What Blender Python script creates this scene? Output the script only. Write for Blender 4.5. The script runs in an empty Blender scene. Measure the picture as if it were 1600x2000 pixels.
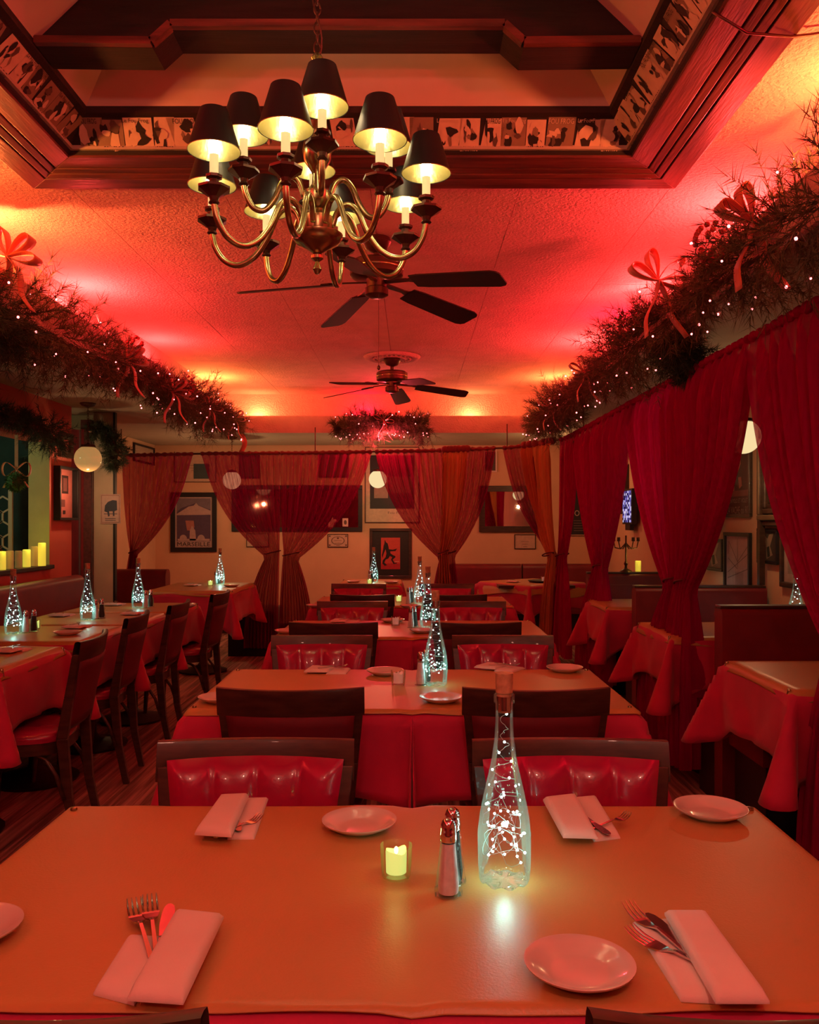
import bpy, bmesh, math, random
import numpy as np
from mathutils import Vector, Matrix
random.seed(7); np.random.seed(7)
PI = math.pi
R = math.radians
SC = bpy.context.scene
COL = SC.collection

# ------------------------------------------------------------------ camera
EYE = 1.34; FPX = 1650.0; VX, VY = 805.0, 1020.0
cam_d = bpy.data.cameras.new('camera'); cam = bpy.data.objects.new('camera', cam_d); COL.objects.link(cam)
cam.location = (0, 0, EYE); cam.rotation_euler = (PI/2, 0, 0)
cam_d.sensor_fit = 'VERTICAL'; cam_d.sensor_height = 36; cam_d.lens = FPX/2000*36
cam_d.shift_x = -(VX-800)/2000; cam_d.shift_y = (VY-1000)/2000
cam_d.clip_start = 0.02
SC.camera = cam
# ------------------------------------------------------------------ view, world
SC.view_settings.view_transform = 'Standard'; SC.view_settings.look = 'None'
SC.view_settings.exposure = 0.0; SC.view_settings.gamma = 1.0; SC.view_settings.use_curve_mapping = False
w = bpy.data.worlds.new('world'); SC.world = w; w.use_nodes = True
w.node_tree.nodes['Background'].inputs[0].default_value = (0.05, 0.02, 0.02, 1)
w.node_tree.nodes['Background'].inputs[1].default_value = 0.3
SC.cycles.max_bounces = 8; SC.cycles.transparent_max_bounces = 24; SC.cycles.diffuse_bounces = 4
SC.cycles.glossy_bounces = 4; SC.cycles.sample_clamp_indirect = 4; SC.cycles.caustics_reflective = False
SC.cycles.caustics_refractive = False; SC.cycles.use_denoising = True

def lamp(name, loc, color, power, size=0.03):
    d = bpy.data.lights.new(name, 'POINT'); d.color = color; d.energy = power; d.shadow_soft_size = size
    o = bpy.data.objects.new(name, d); o.location = loc; COL.objects.link(o); return o
RED = (1.0, 0.003, 0.035)
RD2 = (1.0, 0.055, 0.050)
AMB = (1.0, 0.22, 0.05)
# coloured bulbs lying in the cove behind the lip, right side, left side and far end
CZ = 2.455
for y, p, c in ((2.5, 34, AMB), (3.55, 44, RD2), (4.85, 46, RD2), (6.3, 42, RD2), (7.9, 24, AMB), (5.5, 14, RED), (1.2, 36, RED), (-0.2, 26, RED), (-1.6, 16, RED)):
    lamp('cove_light', (1.365, y, CZ), c, p)
for y, p, c in ((2.7, 36, (1, .32, .05)), (3.7, 38, (1, .22, .05)), (4.85, 46, RD2), (7.9, 26, (1, .3, .06)), (6.3, 24, RD2), (1.3, 36, RD2), (-0.2, 24, RED), (-1.6, 16, RED)):
    lamp('cove_light', (-1.895, y, CZ), c, p)
lamp('cove_light', (-1.63, 8.88, CZ-.015), (1, .36, .10), 6)
lamp('cove_light', (.62, 8.88, CZ-.015), (1, .36, .10), 6)
lamp('cove_light', (-.5, 8.88, CZ), RED, 6)
# added warm fill lights behind the photographer, for the tables and the vault
lamp('fill_light', (.25, -.35, 2.35), (1, .40, .28), 24, .05)
lamp('fill_light', (-1.0, -.9, 2.35), (1, .40, .28), 18, .05)
lamp('fill_light', (-.3, 8.5, 2.17), (1, .05, .08), 26, .03)  # added red fill for the back wall, set near the swag

# ------------------------------------------------------------------ helpers
def px(x, y, D): return Vector(((x-VX)/FPX*D, D, EYE-(y-VY)/FPX*D))
def pz(x, y, z):
    D = (EYE-z)*FPX/(y-VY); return Vector(((x-VX)/FPX*D, D, z))

class MB:
    def __init__(s): s.v = []; s.f = []; s.m = []
    def add(s, vs, fs, mi=0):
        b = len(s.v); s.v += [tuple(v) for v in vs]
        for f in fs: s.f.append(tuple(i+b for i in f)); s.m.append(mi)
        return s
    def box(s, c, d, M=None, mi=0):
        x, y, z = d[0]/2, d[1]/2, d[2]/2; c = Vector(c)
        vs = [Vector((sx*x, sy*y, sz*z)) for sx in (-1, 1) for sy in (-1, 1) for sz in (-1, 1)]
        vs = [(M @ v if M else v)+c for v in vs]
        return s.add(vs, [(0,1,3,2),(4,6,7,5),(0,4,5,1),(2,3,7,6),(0,2,6,4),(1,5,7,3)], mi)
    def bx(s, x0, x1, y0, y1, z0, z1, mi=0):
        return s.box(((x0+x1)/2, (y0+y1)/2, (z0+z1)/2), (abs(x1-x0), abs(y1-y0), abs(z1-z0)), None, mi)
    def hexa(s, p, mi=0):  # p: 4 bottom, 4 top
        return s.add(p, [(3,2,1,0),(4,5,6,7),(0,1,5,4),(1,2,6,5),(2,3,7,6),(3,0,4,7)], mi)
    def lathe(s, prof, seg=24, c=(0,0,0), mi=0, M=None, cap=True, rot=0):
        n = len(prof); vs = []; fs = []
        for r, z in prof:
            for k in range(seg):
                a = 2*PI*k/seg+rot; v = Vector((r*math.cos(a), r*math.sin(a), z))
                vs.append((M @ v if M else v)+Vector(c))
        for i in range(n-1):
            for k in range(seg):
                k2 = (k+1) % seg; fs.append((i*seg+k, i*seg+k2, (i+1)*seg+k2, (i+1)*seg+k))
        if cap:
            if prof[0][0] > 1e-5: fs.append(tuple(range(seg-1, -1, -1)))
            if prof[-1][0] > 1e-5: fs.append(tuple((n-1)*seg+k for k in range(seg)))
        return s.add(vs, fs, mi)
    def tube(s, pts, r, seg=8, mi=0, cap=True, flat=1.0):
        pts = [Vector(p) for p in pts]; n = len(pts); rr = r if hasattr(r, '__len__') else [r]*n
        up = Vector((0, 0, 1)); vs = []; fs = []; last = None
        for i, p in enumerate(pts):
            t = (pts[min(i+1, n-1)]-pts[max(i-1, 0)]).normalized()
            if last is None:
                a = up if abs(t.z) < .9 else Vector((1, 0, 0)); u = t.cross(a).normalized()
            else:
                u = (last - t*last.dot(t)).normalized()
            last = u; w_ = t.cross(u)
            for k in range(seg):
                an = 2*PI*k/seg; vs.append(p+(u*math.cos(an)+w_*math.sin(an)*flat)*rr[i])
        for i in range(n-1):
            for k in range(seg):
                k2 = (k+1) % seg; fs.append((i*seg+k, i*seg+k2, (i+1)*seg+k2, (i+1)*seg+k))
        if cap: fs.append(tuple(range(seg-1, -1, -1))); fs.append(tuple((n-1)*seg+k for k in range(seg)))
        return s.add(vs, fs, mi)
    def bar(s, a, b, wdt, hgt, mi=0, up=(0,0,1), w2=None, h2=None):
        a = Vector(a); b = Vector(b); t = (b-a).normalized(); u = t.cross(Vector(up)).normalized(); v = u.cross(t)
        w2 = w2 or wdt; h2 = h2 or hgt
        q = [a+u*i*wdt/2+v*j*hgt/2 for i, j in ((-1,-1),(1,-1),(1,1),(-1,1))] + [b+u*i*w2/2+v*j*h2/2 for i, j in ((-1,-1),(1,-1),(1,1),(-1,1))]
        return s.hexa(q, mi)
    def grid(s, fn, nu, nv, mi=0):
        vs = [fn(i/nu, j/nv) for j in range(nv+1) for i in range(nu+1)]
        fs = [(j*(nu+1)+i, j*(nu+1)+i+1, (j+1)*(nu+1)+i+1, (j+1)*(nu+1)+i) for j in range(nv) for i in range(nu)]
        return s.add(vs, fs, mi)
    def poly(s, pts, mi=0): return s.add(pts, [tuple(range(len(pts)))], mi)
    def sphere(s, c, r, seg=10, rings=6, mi=0, sc=(1,1,1)):
        vs = [(c[0], c[1], c[2]-r*sc[2])]; fs = []
        for i in range(1, rings):
            a = -PI/2+PI*i/rings
            for k in range(seg):
                b = 2*PI*k/seg; vs.append((c[0]+r*sc[0]*math.cos(a)*math.cos(b), c[1]+r*sc[1]*math.cos(a)*math.sin(b), c[2]+r*sc[2]*math.sin(a)))
        vs.append((c[0], c[1], c[2]+r*sc[2])); last = len(vs)-1
        for k in range(seg):
            fs.append((0, 1+(k+1) % seg, 1+k)); fs.append((last, last-seg+k, last-seg+(k+1) % seg))
        for i in range(rings-2):
            for k in range(seg):
                a = 1+i*seg+k; b = 1+i*seg+(k+1) % seg; fs.append((a, b, b+seg, a+seg))
        return s.add(vs, fs, mi)
    def mesh(s, name, mats, smooth=False):
        me = bpy.data.meshes.new(name); me.from_pydata([tuple(v) for v in s.v], [], s.f)
        for m in (mats if isinstance(mats, (list, tuple)) else [mats]): me.materials.append(m)
        if len(me.materials) > 1: me.polygons.foreach_set('material_index', s.m)
        if smooth is not False:
            me.polygons.foreach_set('use_smooth', [True]*len(me.polygons))
            if smooth is not True: me.set_sharp_from_angle(angle=R(smooth))
        me.update(); return me
    def build(s, name, mats, parent=None, smooth=False, bevel=0, fix=True):
        me = s.mesh(name, mats, smooth)
        if fix:
            bm = bmesh.new(); bm.from_mesh(me); bmesh.ops.recalc_face_normals(bm, faces=bm.faces); bm.to_mesh(me); bm.free()
        o = bpy.data.objects.new(name, me); COL.objects.link(o)
        if parent: o.parent = parent
        if bevel:
            b = o.modifiers.new('bevel', 'BEVEL'); b.width = bevel; b.segments = 2; b.limit_method = 'ANGLE'
        return o

def tag(o, label=None, cat=None, group=None, kind=None):
    if label: o['label'] = label
    if cat: o['category'] = cat
    if group: o['group'] = group
    if kind: o['kind'] = kind
    return o
def thing(name, label, cat, loc=(0,0,0), rz=0, group=None):
    o = bpy.data.objects.new(name, None); COL.objects.link(o); o.location = loc; o.rotation_euler = (0, 0, rz)
    o.empty_display_size = .05
    return tag(o, label, cat, group)
def struct(name, mb, m, parent=None, **k):
    o = mb.build(name, m, parent, **k)
    if not parent: o['kind'] = 'structure'
    return o
KIDS = {}
def copy_tree(o, parent=None):
    c = o.copy(); COL.objects.link(c)
    if parent: c.parent = parent
    for ch in o.children: copy_tree(ch, c)
    return c
def dup(o, loc, rz, label=None, group=None):
    c = copy_tree(o); c.location = loc; c.rotation_euler = (0, 0, rz)
    if label: c['label'] = label
    if group: c['group'] = group
    return c
def inst(name, me, parent, loc=(0,0,0), rot=(0,0,0), sc=(1,1,1)):
    o = bpy.data.objects.new(name, me); COL.objects.link(o); o.parent = parent; o.location = loc; o.rotation_euler = rot; o.scale = sc
    return o

# ------------------------------------------------------------------ materials
def mat(name, col, rough=.5, metal=0, var=.15, vscale=8, bump=0, bscale=60, coat=0, sheen=0, col2=None, stretch=None, spec=.5, emit=None, es=0, trans=0, sss=0):
    m = bpy.data.materials.new(name); m.use_nodes = True; nt = m.node_tree; N = nt.nodes; L = nt.links
    b = N['Principled BSDF']; b.inputs['Roughness'].default_value = rough; b.inputs['Metallic'].default_value = metal
    b.inputs['Coat Weight'].default_value = coat; b.inputs['Sheen Weight'].default_value = sheen
    b.inputs['Specular IOR Level'].default_value = spec
    tc = N.new('ShaderNodeTexCoord'); mp = N.new('ShaderNodeMapping'); L.new(tc.outputs['Object'], mp.inputs[0])
    if stretch: mp.inputs['Scale'].default_value = stretch
    nz = N.new('ShaderNodeTexNoise'); nz.inputs['Scale'].default_value = vscale; nz.inputs['Detail'].default_value = 5; L.new(mp.outputs[0], nz.inputs['Vector'])
    cr = N.new('ShaderNodeValToRGB'); L.new(nz.outputs['Fac'], cr.inputs[0])
    c2 = col2 or tuple(c*(1-var) for c in col); c1 = col if col2 else tuple(min(1, c*(1+var)) for c in col)
    cr.color_ramp.elements[0].position = .32; cr.color_ramp.elements[1].position = .68
    cr.color_ramp.elements[0].color = (*c2, 1); cr.color_ramp.elements[1].color = (*c1, 1)
    L.new(cr.outputs[0], b.inputs['Base Color'])
    if bump:
        n2 = N.new('ShaderNodeTexNoise'); n2.inputs['Scale'].default_value = bscale; n2.inputs['Detail'].default_value = 3
        L.new(mp.outputs[0], n2.inputs['Vector']); bp = N.new('ShaderNodeBump'); bp.inputs['Strength'].default_value = bump; bp.inputs['Distance'].default_value = .01
        L.new(n2.outputs['Fac'], bp.inputs['Height']); L.new(bp.outputs[0], b.inputs['Normal'])
    if emit:
        b.inputs['Emission Color'].default_value = (*emit, 1); b.inputs['Emission Strength'].default_value = es
    return m
def emis(name, col, st):
    m = bpy.data.materials.new(name); m.use_nodes = True; nt = m.node_tree; nt.nodes.clear()
    e = nt.nodes.new('ShaderNodeEmission'); e.inputs[0].default_value = (*col, 1); e.inputs[1].default_value = st
    o = nt.nodes.new('ShaderNodeOutputMaterial'); nt.links.new(e.outputs[0], o.inputs[0]); return m
def thin_glass(name, tint=(.92, .97, .96), blend=.35, rough=.03, edge=(.42, .85, .78)):  # edge: rim tint imitating lamp light caught in the glass
    m = bpy.data.materials.new(name); m.use_nodes = True; nt = m.node_tree; N = nt.nodes; L = nt.links; N.clear()
    t = N.new('ShaderNodeBsdfTransparent'); t.inputs[0].default_value = (*tint, 1)
    g = N.new('ShaderNodeBsdfGlossy'); g.inputs['Roughness'].default_value = rough; g.inputs[0].default_value = (.95, 1, 1, 1)
    d = N.new('ShaderNodeBsdfTranslucent'); d.inputs[0].default_value = (*edge, 1)
    e = N.new('ShaderNodeBsdfDiffuse'); e.inputs[0].default_value = (*edge, 1)
    lw = N.new('ShaderNodeLayerWeight'); lw.inputs[0].default_value = blend
    de = N.new('ShaderNodeMixShader'); de.inputs[0].default_value = .5; L.new(d.outputs[0], de.inputs[1]); L.new(e.outputs[0], de.inputs[2])
    tde = N.new('ShaderNodeMixShader'); tde.inputs[0].default_value = .30; L.new(t.outputs[0], tde.inputs[1]); L.new(de.outputs[0], tde.inputs[2])
    gd = N.new('ShaderNodeMixShader'); gd.inputs[0].default_value = .5; L.new(g.outputs[0], gd.inputs[1]); L.new(tde.outputs[0], gd.inputs[2])
    mx = N.new('ShaderNodeMixShader'); L.new(lw.outputs['Fresnel'], mx.inputs[0]); L.new(t.outputs[0], mx.inputs[1]); L.new(gd.outputs[0], mx.inputs[2])
    o = N.new('ShaderNodeOutputMaterial'); L.new(mx.outputs[0], o.inputs[0]); return m
def sheer(name, col, alpha, tl=.4):
    m = bpy.data.materials.new(name); m.use_nodes = True; nt = m.node_tree; N = nt.nodes; L = nt.links; N.clear()
    d = N.new('ShaderNodeBsdfDiffuse'); d.inputs[0].default_value = (*col, 1)
    tr = N.new('ShaderNodeBsdfTranslucent'); tr.inputs[0].default_value = (*col, 1)
    tp = N.new('ShaderNodeBsdfTransparent'); tp.inputs[0].default_value = (1, .45, .45, 1)
    m1 = N.new('ShaderNodeMixShader'); m1.inputs[0].default_value = tl; L.new(d.outputs[0], m1.inputs[1]); L.new(tr.outputs[0], m1.inputs[2])
    lw = N.new('ShaderNodeLayerWeight'); lw.inputs[0].default_value = .35
    mr = N.new('ShaderNodeMapRange'); mr.inputs['To Min'].default_value = alpha; mr.inputs['To Max'].default_value = min(1, alpha+.4); L.new(lw.outputs['Facing'], mr.inputs[0])
    tc = N.new('ShaderNodeTexCoord'); wv = N.new('ShaderNodeTexNoise'); wv.inputs['Scale'].default_value = 60; mp = N.new('ShaderNodeMapping'); mp.inputs['Scale'].default_value = (1, 1, .05)
    L.new(tc.outputs['Object'], mp.inputs[0]); L.new(mp.outputs[0], wv.inputs['Vector'])
    mm = N.new('ShaderNodeMath'); mm.operation = 'MULTIPLY_ADD'; mm.inputs[1].default_value = .6; mm.inputs[2].default_value = -.30; L.new(wv.outputs['Fac'], mm.inputs[0])
    ad = N.new('ShaderNodeMath'); ad.operation = 'ADD'; ad.use_clamp = True; L.new(mr.outputs[0], ad.inputs[0]); L.new(mm.outputs[0], ad.inputs[1])
    m2 = N.new('ShaderNodeMixShader'); L.new(ad.outputs[0], m2.inputs[0]); L.new(tp.outputs[0], m2.inputs[1]); L.new(m1.outputs[0], m2.inputs[2])
    o = N.new('ShaderNodeOutputMaterial'); L.new(m2.outputs[0], o.inputs[0]); return m
_fc = {}
def fc(r, g, b, rough=.6):
    k = (r, g, b, rough)
    if k not in _fc: _fc[k] = mat('print_ink', (r, g, b), rough, var=.08, vscale=30)
    return _fc[k]

M_ceil = mat('ceiling_texture', (.82, .46, .46), .85, bump=1.0, bscale=75, var=.06)
M_soff = mat('soffit_paint', (.48, .42, .32), .8, bump=.25, bscale=90, var=.05)
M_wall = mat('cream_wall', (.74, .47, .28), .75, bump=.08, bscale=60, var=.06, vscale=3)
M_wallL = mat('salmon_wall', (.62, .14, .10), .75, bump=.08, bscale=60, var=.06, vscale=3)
M_roof = mat('vault_plaster', (.66, .50, .43), .8, var=.04, bump=.05)
M_wood = mat('mahogany', (.20, .05, .035), .38, col2=(.07, .018, .014), stretch=(1, 12, 12), vscale=3, bump=.12, bscale=12)
M_woodY = mat('mahogany_long', (.22, .055, .04), .38, col2=(.08, .02, .015), stretch=(12, 1, 12), vscale=3, bump=.12, bscale=12)
M_beam = mat('beam_wood', (.022, .010, .008), .7, col2=(.009, .005, .004), stretch=(1, 10, 10), vscale=4, bump=.15, bscale=12)
M_chair = mat('chair_wood', (.070, .034, .020), .38, col2=(.032, .014, .009), stretch=(3, 3, 14), vscale=4, coat=.08)
M_floor = [mat('worn_plank', c, .45, col2=c2, stretch=(9, 1.1, 3), vscale=v, bump=.35, bscale=14) for c, c2, v in
           (((.72, .36, .30), (.05, .03, .025), 3.5), ((.60, .28, .24), (.035, .02, .018), 4.2), ((.80, .44, .36), (.07, .04, .035), 3.9))]
M_sub = mat('subfloor', (.012, .008, .007), .9)
M_vinylT = mat('tan_vinyl', (.56, .28, .09), .36, var=.05, vscale=2, bump=.08, bscale=260, coat=0)
M_cloth = mat('red_tablecloth', (.58, .014, .09), .75, var=.08, sheen=.2, bump=.05, bscale=200)
M_redv = mat('red_vinyl', (.40, .010, .07), .25, var=.12, vscale=3, bump=.04, bscale=120, coat=.4)
M_redf = mat('dark_red_fabric', (.13, .005, .018), .7, var=.12)
M_booth = mat('maroon_vinyl', (.17, .010, .018), .45, var=.12, bump=.05)
M_black = mat('black_lacquer', (.012, .012, .015), .5, var=.1)
M_brass = mat('aged_brass', (.42, .36, .17), .26, metal=1, var=.25, vscale=12)
M_bronze = mat('dark_bronze', (.10, .045, .03), .35, metal=.6, var=.2)
M_fan = mat('fan_blade_wood', (.02, .010, .009), .6, stretch=(10, 1, 1), vscale=6)
M_gold = mat('gold_foil', (.55, .48, .20), .3, metal=.9, var=.1, bump=.15, bscale=40)
M_shade = mat('black_shade', (.008, .012, .014), .5, var=.1)
M_candle = mat('candle_sleeve', (.85, .75, .45), .5, emit=(1, .82, .32), es=.7, var=.03)  # emission put in for the bulb's light on the sleeve
M_bulb = emis('flame_bulb', (1, .88, .48), 22)
M_steel = mat('stainless_steel', (.62, .6, .58), .14, metal=1, var=.05)
M_chrome = mat('chrome', (.7, .7, .7), .08, metal=1, var=.05)
M_plate = mat('stoneware', (.74, .60, .52), .18, var=.03, coat=.3)
M_napk = mat('napkin_linen', (.85, .66, .58), .85, var=.04, bump=.08, bscale=350, sheen=.2)
M_salt = mat('salt', (.85, .78, .82), .9, var=.08, vscale=90)
M_pepper = mat('pepper', (.06, .05, .045), .9, var=.5, vscale=300)
M_cork = mat('cork', (.50, .32, .18), .8, var=.3, vscale=60)
M_glass = thin_glass('bottle_glass', (.96, .99, .985), .30, .03)
M_glassg = thin_glass('shaker_glass', (.95, .97, .97), .22, .05)
M_cup = thin_glass('votive_glass', (.98, .98, .93), .18, .05, (.7, .75, .4))
M_pane = thin_glass('partition_glass', (.97, .96, .96), .25, .01)
M_led = emis('led_white', (.55, 1, .95), 26)
M_wire = mat('silver_wire', (.6, .75, .72), .3, metal=.8)
M_glowc = mat('votive_wax_lit', (.75, .85, .35), .5, emit=(.68, .95, .26), es=.75, var=.04)
M_wax = mat('votive_wax_pink', (.8, .45, .40), .5, emit=(1, .45, .35), es=.15)  # faint emission in the wax, though these votives are unlit
M_pill = mat('pillar_wax', (.62, .44, .22), .5, emit=(1, .65, .15), es=.06)  # slight emission on the plain candles, which do not burn
M_pillL = mat('pillar_wax_lit', (.8, .7, .2), .5, emit=(.90, .72, .06), es=.6)
M_globe = emis('opal_globe', (1, .76, .38), .95)
M_globeL = mat('opal_globe_dim', (.35, .22, .10), .2, emit=(1, .55, .17), es=.34, var=.03)
M_green = mat('pine_needles', (.15, .11, .05), .6, col2=(.06, .07, .035), vscale=14)
M_dgreen = mat('dark_pine', (.035, .07, .045), .7, var=.3)
M_berry = mat('red_berry', (.38, .03, .03), .4, var=.3)
M_ribbon = mat('ribbon', (.70, .14, .08), .4, var=.12, sheen=.3)
M_cribb = mat('cream_ribbon', (.62, .45, .25), .6)
M_mini = emis('mini_light', (1, .13, .13), 12)
M_velvet = mat('maroon_velvet', (.22, .01, .02), .8, sheen=.4, var=.15)
M_pillar = mat('white_pillar_paint', (.62, .55, .42), .6, var=.05)
M_teal = mat('teal_wall', (.05, .11, .11), .7)
M_dark = mat('dark_room', (.03, .02, .02), .8)
S_red = sheer('sheer_crimson', (.34, .006, .08), .62, .42)
S_redR = sheer('crimson_voile', (.50, .005, .12), .82, .38)
S_gold = sheer('gold_drape', (.72, .26, .10), .96, .25)
M_cove = M_ceil

# ------------------------------------------------------------------ the room shell
XL, XR, YB, YN = -2.75, 2.25, 10.2, -2.6
ZS, ZC = 2.27, 2.70
LX, RX, LY = -1.78, 1.25, 8.77
struct('floor', MB().bx(-4.6, 2.6, YN, YB+.3, -.12, -.014), M_sub)
FL = bpy.data.objects['floor']
pm = [MB().bx(-.0362, .0362, -.5, .5, -.012, 0).mesh('plank', M_floor[k]) for k in range(3)]
n = 0; pw = .075
rows = int(5.3/pw)
for i in range(rows):
    x = -3.05+pw*(i+.5); y = -.3-random.random()*1.5
    if x > 2.25: break
    while y < 10.2:
        ln = random.choice((2.6, 3.2, 3.8)); y1 = min(y+ln, 10.2)
        if y1-y > .1: inst('plank', pm[random.randrange(3)], FL, (x, (y+y1)/2, random.uniform(-.0015, .001)), (0, 0, 0), (1, (y1-y)-.003, 1)); n += 1
        y = y1
# high ceiling: slab (behind tiles), soffits, cove
CX0, CX1, CY0, CY1 = -1.51, 1.05, 1.03, 3.37
c = MB(); W_ = .2
ix0, ix1, iy0, iy1 = CX0+.26, CX1-.26, CY0+.26, CY1-.26
for a in ((LX-.3, RX+.3, YN, iy0), (LX-.3, RX+.3, iy1, LY+.3), (LX-.3, ix0, iy0, iy1), (ix1, RX+.3, iy0, iy1)):
    c.bx(*a, ZC+.014, ZC+.08)
struct('ceiling', c, M_soff); CE = bpy.data.objects['ceiling']
s = MB()
s.bx(-4.7, LX, YN, YB+.2, ZS, ZS+.02); s.bx(RX, 2.6, YN, YB+.2, ZS, ZS+.02); s.bx(LX, RX, LY, YB+.2, ZS, ZS+.02)
s.build('soffit', M_soff, CE)
s = MB(); TH = .022; Q = .22
s.bx(LX-TH, LX+.002, YN, LY+TH, ZS-.002, ZS+.175); s.bx(RX-.002, RX+TH, YN, LY+TH, ZS-.002, ZS+.175); s.bx(LX, RX, LY-.002, LY+TH, ZS-.002, ZS+.175)
s.build('cove_lip', M_cove, CE, bevel=.003)
s = MB()
s.bx(LX-Q-.03, LX-Q, YN, LY+Q, ZS+.02, ZC+.02); s.bx(RX+Q, RX+Q+.03, YN, LY+Q, ZS+.02, ZC+.02); s.bx(LX-Q, RX+Q, LY+Q, LY+Q+.03, ZS+.02, ZC+.02)
s.build('cove_wall', M_cove, CE)
def tiles():
    tw, td = .61, .915; X0, X1, Y0, Y1 = LX-Q, RX+Q, -.2, LY+Q
    ox0, ox1, oy0, oy1 = CX0+.13, CX1-.13, CY0+.13, CY1-.13
    k = 0; x = X0
    i = 0
    while x < X1-.01:
        x1 = min(x+tw, X1); y = Y0-(td/2 if i % 2 else 0)
        while y < Y1-.01:
            y1 = min(y+td, Y1); rects = []
            if x1 <= ox0 or x >= ox1 or y1 <= oy0 or y >= oy1: rects = [(x, x1, y, y1)]
            else:
                if y < oy0: rects.append((x, x1, y, oy0))
                if y1 > oy1: rects.append((x, x1, oy1, y1))
                ya, yb = max(y, oy0), min(y1, oy1)
                if x < ox0: rects.append((x, ox0, ya, yb))
                if x1 > ox1: rects.append((ox1, x1, ya, yb))
            for a in rects:
                if a[1]-a[0] > .01 and a[3]-a[2] > .01:
                    d = random.choice((0, 0, .0008, .0015)); g = .0009
                    MB().bx(a[0]+g, a[1]-g, a[2]+g, a[3]-g, ZC+d, ZC+.016).build('ceiling_tile', M_ceil, CE)
            y = y1
        x = x1; i += 1
tiles()
# coffer: mitred rings
def ring_side(side, a, b, za, zb, th, mi=0, mb=None):
    def cor(o): return (CX0+o, CY0+o, CX1-o, CY1-o)
    A = cor(a); B = cor(b)
    P = {'far': ((A[0], A[3]), (A[2], A[3]), (B[2], B[3]), (B[0], B[3])), 'near': ((A[2], A[1]), (A[0], A[1]), (B[0], B[1]), (B[2], B[1])),
         'left': ((A[0], A[1]), (A[0], A[3]), (B[0], B[3]), (B[0], B[1])), 'right': ((A[2], A[3]), (A[2], A[1]), (B[2], B[1]), (B[2], B[3]))}[side]
    zs = (za, za, zb, zb); mb = mb or MB()
    return mb.hexa([(p[0], p[1], z) for p, z in zip(P, zs)] + [(p[0], p[1], z+th) for p, z in zip(P, zs)], mi)
def clip_ang(): pass
INK = [fc(.012, .010, .01), fc(.66, .52, .36), fc(.26, .19, .12), fc(.10, .07, .05)]
_tx = {}
def text_geo(body):
    if body in _tx: return _tx[body]
    cu = bpy.data.curves.new('txt', 'FONT'); cu.body = body; cu.size = 1; cu.resolution_u = 2
    o = bpy.data.objects.new('txt', cu); COL.objects.link(o); dg = bpy.context.evaluated_depsgraph_get()
    me = bpy.data.meshes.new_from_object(o.evaluated_get(dg))
    vs = [(v.co.x, v.co.y) for v in me.vertices]; fs = [tuple(p.vertices) for p in me.polygons]
    bpy.data.objects.remove(o); bpy.data.curves.remove(cu); bpy.data.meshes.remove(me)
    x0 = min(v[0] for v in vs); x1 = max(v[0] for v in vs); y0 = min(v[1] for v in vs); y1 = max(v[1] for v in vs)
    vs = [((a-x0)/(x1-x0), (b-y0)/(y1-y0)) for a, b in vs]; _tx[body] = (vs, fs, (x1-x0)/(y1-y0)); return _tx[body]
def add_text(mb, body, x, z, w_, h_, y, mi, f=None):
    """text fitted to a w*h rectangle whose lower left is x,z ; f maps (x,z,y) -> 3D"""
    vs, fs, _ = text_geo(body); f = f or (lambda a, b, c_: (a, c_, b))
    mb.add([f(x+a*w_, z+b*h_, y) for a, b in vs], fs, mi)
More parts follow.
